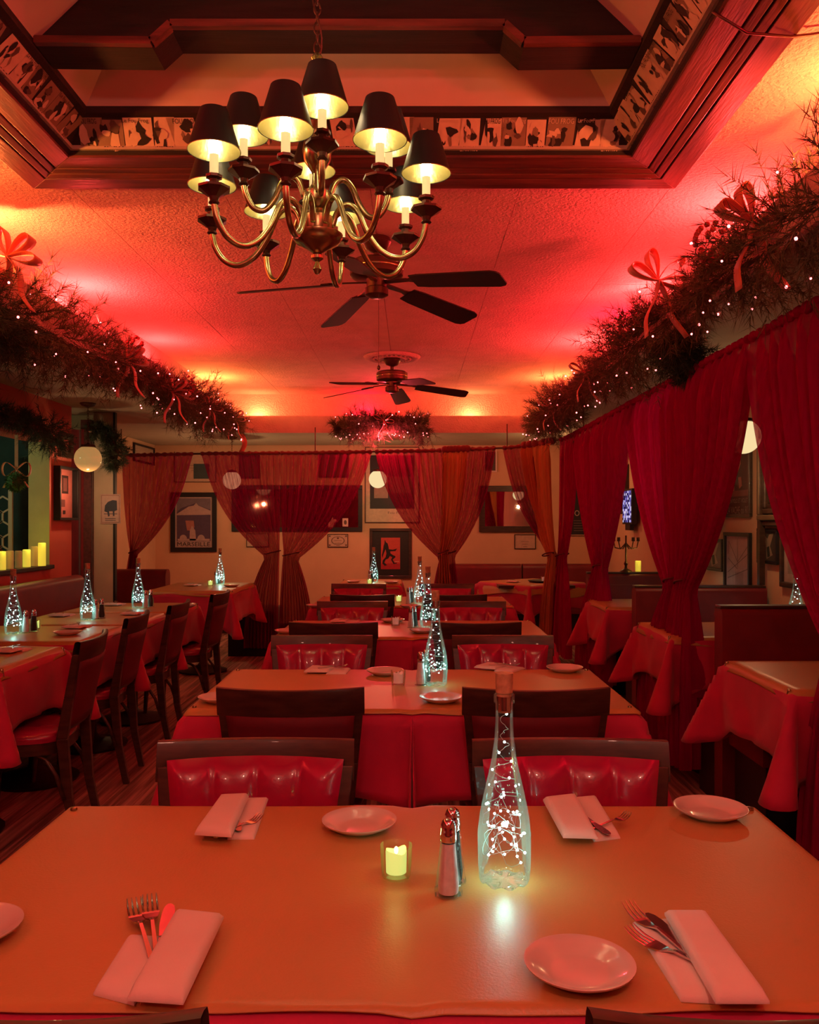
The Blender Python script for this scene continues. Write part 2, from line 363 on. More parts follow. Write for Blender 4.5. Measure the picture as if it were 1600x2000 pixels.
for si, side in enumerate(('far', 'left', 'right', 'near')):
    wm = M_wood if side in ('far', 'near') else M_woodY
    t = struct('trim_%d' % (si+1), ring_side(side, 0.0, .235, ZC-.004, ZC+.006, .012), M_beam)
    for a, b, z in ((0, .078, ZC-.030), (.086, .112, ZC-.024), (.120, .146, ZC-.018), (.154, .235, ZC-.012)):
        ring_side(side, a, b, z, z+.006, .022).build('board', wm, t, bevel=.002)
    ring_side(side, .228, .243, ZC-.005, ZC+.01, .02).build('inner_bead', M_beam, t)
    b = ring_side(side, .243, .325, ZC+.008, ZC+.105, .01).build('wallpaper_border', INK[0], t)
    ring_side(side, .322, .342, ZC+.100, ZC+.108, .03).build('rail', M_beam, t)
    r_ = ring_side(side, .335, 1.169, ZC+.125, ZC+.125+.834*.96, .012).build('vault', M_roof, CE)
    # printed collage on the border: cards, ink shapes and lettering
    L_ = (CX1-CX0 if side in ('far', 'near') else CY1-CY0)-2*.284
    pr = MB()
    def fmap(u, v, y, side=side, L_=L_):
        # u along the strip from -L/2..L/2, v 0..1 up the slope
        o = .243+.082*v - .0; z = ZC+.008+.097*v; o += .0015+y; z -= .0015+y
        cxm, cym = (CX0+CX1)/2, (CY0+CY1)/2
        if side == 'far': return (cxm+u, CY1-o, z)
        if side == 'near': return (cxm-u, CY0+o, z)
        if side == 'left': return (CX0+o, cym+u, z)
        return (CX1-o, cym-u, z)
    u = -L_/2; k = 0
    while u < L_/2-.02:
        wd = random.uniform(.075, .125)
        if u+wd > L_/2: break
        sk = random.uniform(-.02, .02); v0, v1 = random.uniform(.08, .16), random.uniform(.9, .98)
        q = [(u+.004, v0), (u+wd-.004, v0), (u+wd-.004+sk, v1), (u+.004+sk, v1)]
        pr.poly([fmap(a, b, .0) for a, b in q], random.choice((1, 1, 2)))
        for j in range(7):
            ca, cb = u+wd*random.uniform(.25, .75), random.uniform(.25, .75); ra, rb = wd*random.uniform(.06, .30), random.uniform(.06, .32); ph = random.random()*6
            pts = [(ca+ra*math.cos(i*PI/5+ph)*random.uniform(.5, 1.1), cb+rb*math.sin(i*PI/5+ph)*random.uniform(.5, 1.1)) for i in range(10)]
            pts = [(min(max(a, u+.002), u+wd-.002), min(max(b, .02), .98)) for a, b in pts]
            pr.poly([fmap(a, b, .0004+.0002*j) for a, b in pts], (0, 2, 0, 1, 3, 0, 1)[j])
        tx = ('LE FOU FROG', 'FOU FROG', 'Le Fou Frog')[k % 3]
        add_text(pr, tx, u+.008, random.choice((.05, .8)), wd-.016, .14, .0018, random.choice((0, 0, 1)), fmap)
        u += wd*random.uniform(.92, 1.0); k += 1
    pr.build('collage_print', INK, b, fix=False)
# truss beam
def beam(y0, y1, label):
    hx0, hx1 = CX0+.345, CX1-.345; zb = ZC+.115
    prof = [(hx0, zb), (hx0+.36, zb-.004), (hx0+.42, zb+.05), (hx1-.42, zb+.05), (hx1-.36, zb-.004), (hx1, zb), (hx1, zb+.03)]
    top = .62; prof += [(hx1-top, zb+top*.96), (hx0+top, zb+top*.96), (hx0, zb+.03)]
    m = MB(); N_ = len(prof)
    m.add([(a, y0, b) for a, b in prof]+[(a, y1, b) for a, b in prof], [tuple(range(N_)), tuple(range(2*N_-1, N_-1, -1))]+[(i, (i+1) % N_, N_+(i+1) % N_, N_+i) for i in range(N_)])
    o = tag(m.build('ceiling_beam', M_beam), label, 'beam'); o['kind'] = 'structure'; del o['label']; del o['category']
    e = MB()
    for i in range(5):
        (a, b), (c_, d) = prof[i], prof[i+1]; e.bar((a, y0-.008, b+.012), (c_, y0-.008, d+.012), .03, .022)
    e.build('bead', M_wood, o)
beam(2.62, 2.75, 'beam')
# walls
ZT = 2.3
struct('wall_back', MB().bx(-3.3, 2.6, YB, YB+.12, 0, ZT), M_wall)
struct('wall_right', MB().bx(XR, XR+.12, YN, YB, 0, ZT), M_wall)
ws = MB(); wx = XL-.16
o0, o1, oz0, oz1 = 4.6, 6.41, 1.018, 1.95
ws.bx(wx, XL, YN, o0, 0, ZT); ws.bx(wx, XL, o1, 6.82, 0, ZT); ws.bx(wx, XL, o0, o1, 0, oz0-.03); ws.bx(wx, XL, o0, o1, oz1, ZT)
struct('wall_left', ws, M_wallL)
WL = bpy.data.objects['wall_left']
MB().bx(wx, XL-.002, o1-.004, o1, oz0, oz1).build('jamb', mat('lit_jamb_tint', (.66, .68, .32), .7, var=.06), WL)  # yellow-green light on the cream jamb is put into its colour
MB().bx(wx-.05, XL+.03, o0, o1+.02, oz0-.03, oz0).build('sill', M_black, WL, bevel=.004)
struct('wall_alcove', MB().bx(-3.22, -3.1, 7.4, YB, 0, ZT).bx(-3.22, -2.68, 7.34, 7.4, 0, ZT), M_wall)
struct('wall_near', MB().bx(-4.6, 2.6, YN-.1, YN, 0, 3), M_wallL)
struct('wall_outer', MB().bx(-4.4, -4.3, YN, 7.34, 0, ZT).bx(-4.4, -3.2, 7.2, 7.34, 0, ZT), M_teal)
# picture-rail trims
struct('trim_5', MB().bx(-3.1, XR, YB-.02, YB, 2.19, ZS), M_wall, bevel=.004)
struct('trim_6', MB().bx(XR-.02, XR, 2.0, YB-.02, 2.21, ZS), M_wall, bevel=.004)
struct('baseboard_back', MB().bx(-3.1, XR, YB-.02, YB, 0, .12), M_chair)
struct('baseboard_right', MB().bx(XR-.02, XR, 0, YB-.02, 0, .12), M_chair)

# pillar, drape and patterned strip at the left
p = tag(MB().bx(-2.70, -2.53, 7.15, 7.19, 0, ZS).build('pillar', M_pillar, bevel=.006), 'white painted pillar between the maroon drape and the alcove', 'pillar'); 
MB().bx(-2.529, -2.512, 7.145, 7.19, 0, ZS).build('black_edge_strip', M_black, p)

# ------------------------------------------------------------------ tables and cloths
TZ = .76
def make_table(w_, d_):
    t = thing('table', 'pedestal table', 'table')
    MB().bx(-w_/2+.004, w_/2-.004, -d_/2+.004, d_/2-.004, TZ-.035, TZ-.008).build('tabletop', M_chair, t)
    MB().lathe([(.035, .04), (.035, .3), (.045, .35), (.035, .42), (.035, TZ-.036)], 14).build('column', M_black, t, smooth=40)
    MB().lathe([(.21, 0), (.215, .015), (.12, .035), (.05, .06), (.036, .08)], 20).build('base', M_black, t, smooth=40)
    return t
def cloth_mesh(w_, d_, drop, z, flare=.10, seed=1, inner=None, wob=.02, rnd=.018, NU=44):
    """square cloth draped over a w*d top; inner: side (+1/-1 in x) where the next table is pushed up"""
    rn = random.Random(seed); ph = [rn.random()*6 for _ in range(8)]
    a, b = w_/2, d_/2
    def ax(n, half):
        h = half+drop; k = [-h+drop*i/10 for i in range(10)]+[-half+2*half*i/12 for i in range(13)]+[half+drop*(i+1)/10 for i in range(10)]
        return k
    U, V = ax(0, a), ax(0, b)
    def pos(u, v):
        su, sv = (1 if u > 0 else -1), (1 if v > 0 else -1)
        du, dv = max(0, abs(u)-a), max(0, abs(v)-b)
        if inner is not None and su == inner: fx = .12
        else: fx = 1.0
        if du == 0 and dv == 0: return (u, v, z)
        r = math.hypot(du, dv); th = math.atan2(dv, du)
        ar = rnd; 
        if r < ar*PI/2: out = ar*math.sin(r/ar); dz = ar*(1-math.cos(r/ar))
        else: out = ar; dz = ar+(r-ar*PI/2)
        if du > 0 and dv > 0: hang = max(du, dv)*(1.30+.12*math.sin(2*th))
        else:
            dist = (b-abs(v)) if du > 0 else (a-abs(u)); cw = max(0, 1-dist/.20)**2
            if inner is not None and su == inner: cw *= .5 if du == 0 else 1
            hang = r*(1+.30*cw)
        dz = 0 if r < 1e-6 else (ar*(1-math.cos(r/ar)) if r < ar*PI/2 else ar+(hang-ar*PI/2))
        cx, cy = su*min(abs(u), a), sv*min(abs(v), b)
        corner = math.sin(2*th) if (du > 0 and dv > 0) else 0
        out2 = out + flare*corner**1.2*(r/drop)*1.0
        fold = wob*(r/drop)*(math.sin((u*sv+v*su)*17+ph[0])*.6+math.sin((u-v)*9+ph[1])*.5+.4)
        # near the corners pull sides outward a little
        nx, ny = math.cos(th), math.sin(th)
        ox = (out2+max(0, fold)*(1 if du > 0 else .2))*nx; oy = (out2+max(0, fold)*(1 if dv > 0 else .2))*ny
        if corner: # fold of the corner: pinch toward diagonal
            k = (th/(PI/2)); kk = k+.10*math.sin(4*PI*k)*(r/drop); nx, ny = math.cos(kk*PI/2), math.sin(kk*PI/2); ox = (out2+.006)*nx; oy = (out2+.006)*ny
        return (cx+su*ox*fx, cy+sv*oy, z-dz)
    m = MB(); vs = [pos(u, v) for v in V for u in U]; n = len(U)
    m.add(vs, [(j*n+i, j*n+i+1, (j+1)*n+i+1, (j+1)*n+i) for j in range(len(V)-1) for i in range(n-1)])
    return m
def solid(o, th):
    s_ = o.modifiers.new('thickness', 'SOLIDIFY'); s_.thickness = th; s_.offset = 1; return o
def topper_mesh(w_, d_, over, z, seed=1, inner=None, crease=False):
    m = MB(); a, b = w_/2, d_/2; NN = 60 if crease else 22; vs = []; rn = random.Random(seed); p1 = rn.random()*6
    for j in range(NN+1):
        for i in range(NN+1):
            # finer near the rim
            def s_(t): t = 2*t-1; return math.copysign(1-(1-abs(t))**1.7, t)
            u, v = s_(i/NN)*(a+over), s_(j/NN)*(b+over)
            if inner is not None: u = inner*(-(a+over)+(2*a+over)*(s_(i/NN)*inner*.5+.5))
            if inner is not None and u*inner > a: u = inner*a
            isin = inner is not None and u*inner > a-.01
            du, dv = (0 if isin else max(0, abs(u)-(a-.004))), max(0, abs(v)-(b-.004)); r = math.hypot(du, dv)
            out = min(r, .016+.16*r); dz = max(0, r-.006)*.92 if r > .006 else 0
            k = (out/r) if r > 0 else 1
            x = u if isin else math.copysign(min(abs(u), a-.004)+du*k, u); y = math.copysign(min(abs(v), b-.004)+dv*k, v)
            wv = .0012*math.sin(u*9+p1)*math.sin(v*11+p1*2) + (.004*math.sin(u*14+p1) if r > .01 else 0)
            fi = min(1, (a-abs(u))/.10) if inner is not None and u*inner > 0 else 1
            if crease:
                g = math.exp(-(x/.022)**2)-.4*math.exp(-((x-.05)/.04)**2); z_c = -.0016*g-.003*g*min(1, max(0, abs(y)-b+.03)/.03)
            else: z_c = 0
            vs.append((x, y, z_c+z-dz*(1+.25*math.sin(u*7+v*5+p1))+max(0, wv)*max(0, fi)))
    m.add(vs, [(j*(NN+1)+i, j*(NN+1)+i+1, (j+1)*(NN+1)+i+1, (j+1)*(NN+1)+i) for j in range(NN) for i in range(NN)])
    return m
tabs = {}
def table_set(x, y, w_, d_, lab, group, drop=.27, inner=None, over=.045, seed=1, flare=.10, clip=True, rz=0, wob=.02, tex=M_vinylT, top=True):
    k = (round(w_, 3), round(d_, 3))
    if k not in tabs:
        tabs[k] = make_table(w_, d_); t = tabs[k]; t.location = (x, y, 0)
    else: t = dup(tabs[k], (x, y, 0), 0)
    t['label'] = 'pedestal table hidden under '+lab; t['group'] = group; t.rotation_euler[2] = rz
    c_ = cloth_mesh(w_, d_, drop, TZ-.004, flare, seed, inner, wob).build('tablecloth', M_cloth, None, smooth=True, fix=False); solid(c_, .0012)
    c_.location = (x, y, 0); c_.rotation_euler[2] = rz; tag(c_, 'red cloth draped over '+lab, 'tablecloth', group+' cloths')
    if not top: return
    o = topper_mesh(w_, d_, over, TZ+.001, seed, inner).build('table_topper', tex, None, smooth=True, fix=False); solid(o, .0022)
    o.location = (x, y, 0); o.rotation_euler[2] = rz; tag(o, 'tan vinyl sheet on '+lab, 'table cover', group+' covers')
    if clip:
        for sx in (-1, 1):
            if inner is not None and sx == inner: continue
            for sy in (-1, 1):
                q = MB().lathe([(.0, .006), (.006, .005), (.007, .001), (.0045, 0)], 12, (sx*(w_/2+.012), sy*(d_/2-.02), TZ-.004)).tube([(sx*(w_/2+.016), sy*(d_/2-.02), TZ-.004), (sx*(w_/2+.02), sy*(d_/2-.02), TZ-.03)], .0025, 6)
                q.build('corner_clip', M_brass, o, smooth=40)
    return o
HW = .345
names = ['the front', 'the second', 'the third', 'the rearmost']
for i, yc in enumerate((1.365, 2.96, 4.605, 6.2)):
    for sx in (-1, 1):
        side = 'left' if sx < 0 else 'right'
        table_set(sx*(HW+.0004), yc, 2*HW, .70, '%s half of %s centre double table' % (side, names[i]), 'centre row tables', inner=-sx, seed=i*2+(sx > 0), over=.016, top=False)
    o = topper_mesh(4*HW, .70, .010 if i == 0 else .016, TZ+.001, 50+i, crease=True).build('table_topper', M_vinylT, None, smooth=True, fix=False); solid(o, .0022); o.location = (0, yc, 0)
    tag(o, 'tan vinyl sheet covering both halves of %s centre double table' % names[i], 'table cover', 'centre row covers')
    for sx in (-1, 1):
        for sy in (-1, 1):
            MB().lathe([(.0, .006), (.006, .005), (.007, .001), (.0045, 0)], 12, (sx*(2*HW-.012), sy*(.35-.022), TZ+.0032)).build('corner_clip', M_brass, o, smooth=40)
LT = [(-1.98, 3.62, 'nearest table of the left row'), (-1.96, 4.40, 'second table of the left row, with the leftmost lit bottle'),
      (-1.93, 5.07, 'third table of the left row'), (-1.90, 5.74, 'farthest table of the left row')]
for i, (x, y, l) in enumerate(LT):
    table_set(x, y, .70, .62, l, 'left row tables', drop=.25, seed=20+i)
RT = [(1.72, 3.22, 'nearest booth table behind the right curtains', 3), (1.72, 4.58, 'second booth table behind the big tied curtain', 5), (1.74, 6.05, 'third booth table behind the curtains', 7)]
for x, y, l, sd in RT: table_set(x, y, .80, .62, l, 'right booth tables', drop=.26, seed=sd, flare=.13, over=.05, wob=.03)
table_set(-1.88, 7.6, .70, 1.0, 'table under the harbour poster in the back left corner', 'back tables', seed=40, drop=.28)
table_set(-.40, 8.25, .56, .62, 'small back table below the red poster', 'back tables', seed=41)
# back right table: sheet laid as a diamond with its corner hanging
tt = make_table(.72, .72); tt.location = (1.16, 8.2, 0); tag(tt, 'pedestal table with a cloth corner hanging, before the back banquette', 'table', 'back tables')
c_ = cloth_mesh(.72, .72, .24, TZ-.004, .12, 9, None, .03).build('tablecloth', M_cloth, smooth=True, fix=False); solid(c_, .0012); c_.location = (1.16, 8.2, 0); c_.rotation_euler[2] = R(35)
tag(c_, 'red cloth with pointed corner on the table before the back banquette', 'tablecloth', 'back tables cloths')
o = topper_mesh(.72, .72, .12, TZ+.001, 9).build('table_topper', M_vinylT, smooth=True, fix=False); solid(o, .002); o.location = (1.16, 8.2, 0); o.rotation_euler[2] = R(35)
tag(o, 'tan sheet laid crosswise with drooping corner before the back banquette', 'table cover', 'back tables covers')

# ------------------------------------------------------------------ chairs
def make_chair():
    t = thing('dining_chair', 'chair', 'chair')
    # sitter looks along +y; backrest at -y
    bow = lambda u: -.035*(1-u*u)          # top rail bows backwards in the middle
    def back_y(z): return -.205-.075*(z-.45)/.40
    def half(z): return .172+.043*(z-.45)/.40
    # top rail
    def rail(u, v):
        a = 2*u-1; b = v*2*PI; hh, tt_ = .044, .013
        sx = math.copysign(abs(math.cos(b))**.35, math.cos(b))*tt_; sz = math.copysign(abs(math.sin(b))**.35, math.sin(b))*hh
        z = .806+sz+.004*a*a; x = a*(half(.85)+.003)
        return (x, back_y(z)+bow(a)+sx, z)
    MB().grid(rail, 16, 12).build('top_rail', M_chair, t, smooth=50)
    for s_ in (-1, 1):
        m = MB(); pts = []
        for z, yy, wd, dp in ((0, -.265, .026, .030), (.2, -.225, .030, .036), (.45, back_y(.45), .034, .044), (.62, back_y(.62), .032, .036), (.80, back_y(.80), .030, .026)):
            xx = s_*(half(max(z, .38))-.008); pts.append((xx, yy, z, wd, dp))
        for p, q in zip(pts, pts[1:]):
            m.hexa([(p[0]+i*p[3]/2, p[1]+j*p[4]/2, p[2]) for i, j in ((-1,-1),(1,-1),(1,1),(-1,1))]+[(q[0]+i*q[3]/2, q[1]+j*q[4]/2, q[2]) for i, j in ((-1,-1),(1,-1),(1,1),(-1,1))])
        m.build('stile', M_chair, t, bevel=.003)
    m = MB(); m.grid(lambda u, v: ((2*u-1)*half(.50), back_y(.5)+.6*bow(2*u-1)+.012*math.cos(v*2*PI), .50+.022*math.sin(v*2*PI)), 12, 8).build('lower_rail', M_chair, t, smooth=True)
    # rear fabric panel
    m = MB().grid(lambda u, v: ((2*u-1)*(half(.5+.27*v)-.018), back_y(.5+.27*v)+bow(2*u-1)*(.6+.35*v)-.012, .50+.27*v), 12, 8)
    o = m.build('back_panel', M_redf, t, smooth=True, fix=False); solid(o, .008)
    # tufted front cushion
    def tuft(u, v):
        a = 2*u-1; z = .50+.314*v; e = min(u, 1-u, v*.8, (1-v)*.8); edge = 1-math.exp(-e*22)
        ch = abs(math.sin(PI*(u*4)))**.6
        d = 0
        for bu in (.25, .5, .75):
            for bv in (.40,): d += math.exp(-(((u-bu)/.035)**2+((v-bv)/.05)**2))
        y = back_y(z)+bow(a)*(.6+.4*v)+.013+edge*(.018+.013*ch)-.02*min(1, d)
        return (a*(half(z)-.016), y, z)
    MB().grid(tuft, 40, 22).build('tufted_cushion', M_redv, t, smooth=True, fix=False)
    for bu in (.25, .5, .75):
        q = tuft(bu, .40); MB().sphere((q[0], q[1]+.003, q[2]), .0075, 8, 5, sc=(1, .5, 1)).build('button', M_redv, t, smooth=True)
    # seat
    def outline(k, sc=1.0):
        a = 2*PI*k/28; c_, s__ = math.cos(a), math.sin(a); e = .55
        x = math.copysign(abs(c_)**e, c_); y = math.copysign(abs(s__)**e, s__)
        return (x*(.205+.018*y)*sc, y*.205*sc)
    m = MB(); vs = []; lv = [(1.0, .435), (1.015, .448), (1.0, .463), (.93, .474), (.7, .481), (.35, .484), (.001, .485)]
    for sc, z in lv: vs += [(*outline(k, sc), z) for k in range(28)]
    m.add(vs, [(i*28+k, i*28+(k+1) % 28, (i+1)*28+(k+1) % 28, (i+1)*28+k) for i in range(len(lv)-1) for k in range(28)])
    m.build('seat', M_redv, t, smooth=True)
    m = MB(); vs = []
    for sc, z in ((.98, .434), (.98, .385), (.90, .385), (.90, .434)): vs += [(*outline(k, sc), z) for k in range(28)]
    m.add(vs, [(i*28+k, i*28+(k+1) % 28, ((i+1) % 4)*28+(k+1) % 28, ((i+1) % 4)*28+k) for i in range(4) for k in range(28)])
    m.build('seat_frame', M_chair, t, smooth=40)
    for s_ in (-1, 1):
        MB().tube([(s_*.178, .165, .40), (s_*.185, .178, .2), (s_*.19, .19, 0)], [.019, .016, .012], 10).build('leg', M_chair, t, smooth=40)
        for sg, y0, y1 in ((1, .172, .05), (-1, -.215, -.09)):
            MB().tube([(s_*.180, y0, .20), (s_*.178, y0+(y1-y0)*.25, .30), (s_*.172, y0+(y1-y0)*.6, .365), (s_*.165, y1, .388)], .009, 8).build('curved_brace', M_chair, t, smooth=True)
    return t
ch0 = make_chair(); used = []
def chair(x, y, rz, label, group):
    if not used: used.append(1); o = ch0; o.location = (x, y, 0); o.rotation_euler = (0, 0, rz)
    else: o = dup(ch0, (x, y, 0), rz)
    o['label'] = label; o['group'] = group; return o
cn = ['front', 'second', 'third', 'rearmost']
for i, (yn, yf, xs) in enumerate(((1.14, 1.61, ((-.40, .37), (-.34, .347))), (2.78, 3.36, ((-.36, .367), (-.38, .385))), (4.42, 4.93, ((-.385, .318), (-.36, .356))), (6.0, 6.43, ((-.336, .29), (-.415, .27))))):
    for j, x in enumerate(xs[0]):
        chair(x, yn, R(0 if i else (-5, 5)[j]), 'plain backed wooden chair on the near side of the %s centre table, %s' % (cn[i], ('left', 'right')[j]), 'chairs at the centre tables')
    for j, x in enumerate(xs[1]):
        chair(x, yf, PI+R((1.5, -1)[j]), 'tufted red chair on the far side of the %s centre table, %s' % (cn[i], ('left', 'right')[j]), 'chairs at the centre tables')
for i, (x, y, a, l) in enumerate(((-1.66, 3.62, 96, 'nearest'), (-1.74, 4.47, 94, 'second'), (-1.70, 5.15, 91, 'third'), (-1.62, 5.92, 88, 'farthest'))):
    chair(x, y, R(a), 'wooden chair turned toward the left row of tables, %s to the camera' % l, 'chairs at the left row')

# ------------------------------------------------------------------ booths and banquettes
def round_slab(x0, x1, y0, y1, z0, z1, r=.05):
    m = MB(); n = 6; prof = [(y0, z0)]
    for i in range(n+1): a = PI-PI/2*i/n; prof.append((y0+r+r*math.cos(a), z1-r+r*math.sin(a)))
    for i in range(n+1): a = PI/2-PI/2*i/n; prof.append((y1-r+r*math.cos(a), z1-r+r*math.sin(a)))
    prof.append((y1, z0)); k = len(prof)
    m.add([(x0, a, b) for a, b in prof]+[(x1, a, b) for a, b in prof], [tuple(range(k)), tuple(range(2*k-1, k-1, -1))]+[(i, (i+1) % k, k+(i+1) % k, k+i) for i in range(k)]); return m
def booth(y, x0, x1, label, h=.95, front=True, rear=True):
    t = thing('booth_bench', label, 'bench', ((x0+x1)/2, y, 0), 0, 'right side booths'); cx = (x0+x1)/2; a, b = x0-cx, x1-cx
    round_slab(a, b, -.05, .05, .08, h, .03).build('backrest', M_booth, t, smooth=40)
    MB().bx(a-.004, b, -.035, .035, h-.004, h+.012).build('cap_rail', M_chair, t, bevel=.004)
    for s_, on in ((-1, front), (1, rear)):
        if not on: continue
        y0, y1 = sorted((s_*.05, s_*.42))
        round_slab(a+.03, b, y0, y1, .34, .46, .04).build('seat', M_booth, t, smooth=40)
        MB().bx(a+.05, b, y0+.02, y1-.02, .0, .34).build('plinth', M_black, t)
    return t
booth(3.86, 1.40, 2.22, 'tall maroon booth bench nearest the camera on the right')
booth(5.33, 1.40, 2.22, 'maroon booth bench under the glass partition', .93)
booth(6.95, 1.44, 2.22, 'maroon booth bench behind the third tied curtain', .92)
booth(2.42, 1.47, 2.22, 'maroon booth bench at the right edge of the picture, mostly out of frame', .95)
t = thing('banquette', 'long dark red banquette along the back wall', 'bench', (1.1, 9.75, 0))
round_slab(-.75, .15, -.09, .09, .2, .86, .06).build('backrest', M_booth, t, smooth=40)
round_slab(.17, 1.05, -.09, .09, .2, .86, .06).build('backrest', M_booth, t, smooth=40)
round_slab(-.75, 1.05, -.55, -.09, .34, .46, .05).build('seat', M_booth, t, smooth=40)
MB().bx(-.72, 1.05, -.5, -.1, 0, .34).build('plinth', M_black, t)
t = thing('banquette', 'red banquette along the left wall behind the left row of tables', 'bench', (-2.62, 4.6, 0), PI/2)
round_slab(-2.0, 2.0, -.06, .06, .2, .93, .05).build('backrest', M_booth, t, smooth=40)
round_slab(-2.0, 2.0, -.42, -.06, .34, .46, .05).build('seat', M_booth, t, smooth=40)
MB().bx(-1.98, 1.98, -.4, -.07, 0, .34).build('plinth', M_black, t)
t = thing('banquette', 'short rounded red bench back in the left alcove beside the sheer curtain', 'bench', (-2.68, 8.3, 0))
round_slab(-.30, .28, -.08, .08, .0, .88, .07).build('backrest', M_booth, t, smooth=40)
t = thing('bench_seat', 'dark blue-black box bench beneath the gathered back curtains', 'bench', (-1.62, 8.72, 0))
round_slab(-.24, .24, -.3, .3, .30, .46, .04).build('cushion', mat('navy_vinyl', (.02, .022, .04), .4), t, smooth=40)
MB().bx(-.22, .22, -.28, .28, 0, .30).build('base', M_black, t, bevel=.004)
# glass partition on the second booth
t = thing('glass_partition', 'clear glass partition with dark wooden posts above the second booth', 'glass partition', (1.80, 5.33, .945))
MB().bx(-.60, .395, -.004, .004, .0, 1.30).build('pane', M_pane, t)
MB().bx(.385, .42, -.02, .02, 0, 1.315).build('post', M_chair, t, bevel=.002)

# ------------------------------------------------------------------ tableware
def make_plate():
    m = MB().lathe([(0, .004), (.034, .004), (.044, .006), (.058, .014), (.068, .0185), (.0705, .0185), (.0695, .016), (.058, .009), (.045, .002), (.040, 0), (.036, .0015), (0, .0015)], 48)
    return m.build('bread_plate', M_plate, smooth=60)
pl0 = make_plate(); pl0.hide_render = False; firsts = {}
def place(key, proto, loc, rz, label, cat, group):
    if key not in firsts: firsts[key] = 1; o = proto; o.location = loc; o.rotation_euler = (0, 0, rz)
    else: o = dup(proto, loc, rz)
    return tag(o, label, cat, group)
ZP = TZ+.0035
def make_bottle(n_led, seed, fine=False):
    rn = random.Random(seed)
    t = thing('lit_bottle', 'bottle', 'bottle')
    prof = [(.0, .004), (.030, .004), (.036, 0.0), (.040, .006), (.0415, .025), (.043, .05), (.0425, .08), (.039, .11), (.033, .14), (.026, .17), (.0195, .20), (.0155, .23), (.0140, .26), (.0138, .286), (.0165, .288), (.0168, .300), (.0150, .302)]
    seg = 40; m = MB(); vs = []
    for r, z in prof:
        for k in range(seg):
            a = 2*PI*k/seg; f = 1
            if .003 < z < .06: f = 1+.022*math.cos(8*a+z*40)*(1 if z > .01 else .6)
            vs.append((r*f*math.cos(a), r*f*math.sin(a), z+(.0025*math.cos(8*a) if 0 < r and z < .01 and r > .033 else 0)+(.0 if z > .001 else .0025)))
    m.add(vs, [(i*seg+k, i*seg+(k+1) % seg, (i+1)*seg+(k+1) % seg, (i+1)*seg+k) for i in range(len(prof)-1) for k in range(seg)])
    m.build('glass', M_glass, t, smooth=True)
    MB().lathe([(.0105, .272), (.0115, .302), (.0135, .304), (.0145, .335), (.0, .335)], 20).build('cork', M_cork, t, smooth=40)
    MB().lathe([(.0118, .276), (.0122, .298)], 20).build('collar', M_steel, t, smooth=40)
    pts = [Vector((0, 0, .272))]; leds = []
    def rad(z):
        for (r0, z0), (r1, z1) in zip(prof[4:], prof[5:]):
            if z0 <= z <= z1: return r0+(r1-r0)*(z-z0)/(z1-z0)
        return .04
    for i in range(90):
        f = i/89; z = .268-.235*min(1, f*1.45)+(.055*rn.random() if f > .55 else 0)
        a = i*.9+rn.random(); rr = rad(z)*(.35+.5*rn.random()) if z < .2 else rad(z)*.45
        pts.append(Vector((rr*math.cos(a), rr*math.sin(a), max(.012, z))))
    sm = []
    for i in range(1, len(pts)-2):
        for k in range(3):
            u = k/3; p0, p1, p2, p3 = pts[i-1], pts[i], pts[i+1], pts[i+2]
            sm.append(.5*((2*p1)+(p2-p0)*u+(2*p0-5*p1+4*p2-p3)*u*u+(3*p1-p0-3*p2+p3)*u**3))
    MB().tube(sm, .00035, 4).build('fairy_wire', M_wire, t, smooth=True)
    if fine:
        lm = MB().sphere((0, 0, 0), .0019, 8, 6).mesh('led', M_led, True)
        for i in range(n_led):
            p = pts[1+int((i/n_led)**.55*85)]; inst('led', lm, t, p)
    else:
        lm = MB()
        for i in range(n_led):
            p = pts[1+int((i/n_led)**.65*85)]; lm.sphere(p, .0019, 6, 4)
        o = lm.build('led_string', M_led, t, fix=False); o['kind'] = 'stuff'
    return t
bt_fine = make_bottle(40, 3, True); bt = make_bottle(30, 5)
def bottle_light(x, y, p=.12, z=TZ+.06):
    lamp('bottle_light', (x, y, z), (.42, 1, .80), p, .004)
def bottle(x, y, label, fine=False, p=.12, sc=1):
    o = place('bf' if fine else 'b', bt_fine if fine else bt, (x, y, ZP), random.random()*6, label, 'bottle', 'lit bottles')
    bottle_light(x, y, p); return o
def make_shaker(fill, nm):
    t = thing(nm, nm, 'shaker'); t.scale = (1.14, 1.14, 1.04)
    MB().lathe([(.0, .0025), (.0175, .002), (.0195, .0), (.0205, .006), (.0185, .018), (.0150, .045), (.0125, .072), (.0115, .083), (.0105, .085)], 8, rot=PI/8).build('glass_body', M_glassg, t, smooth=20)
    MB().lathe([(.0, .005), (.0135, .005), (.0145, .018), (.0120, .045), (.0095, .078), (0, .078)], 16).build('filling', fill, t, smooth=50)
    MB().lathe([(.0112, .081), (.0118, .084), (.0112, .087), (.0118, .090), (.0112, .093), (.0108, .097), (.0105, .104), (.0085, .110), (.005, .1135), (0, .1145)], 20).build('chrome_cap', M_chrome, t, smooth=60)
    return t
sh_s = make_shaker(M_salt, 'salt_shaker'); sh_p = make_shaker(M_pepper, 'pepper_shaker')
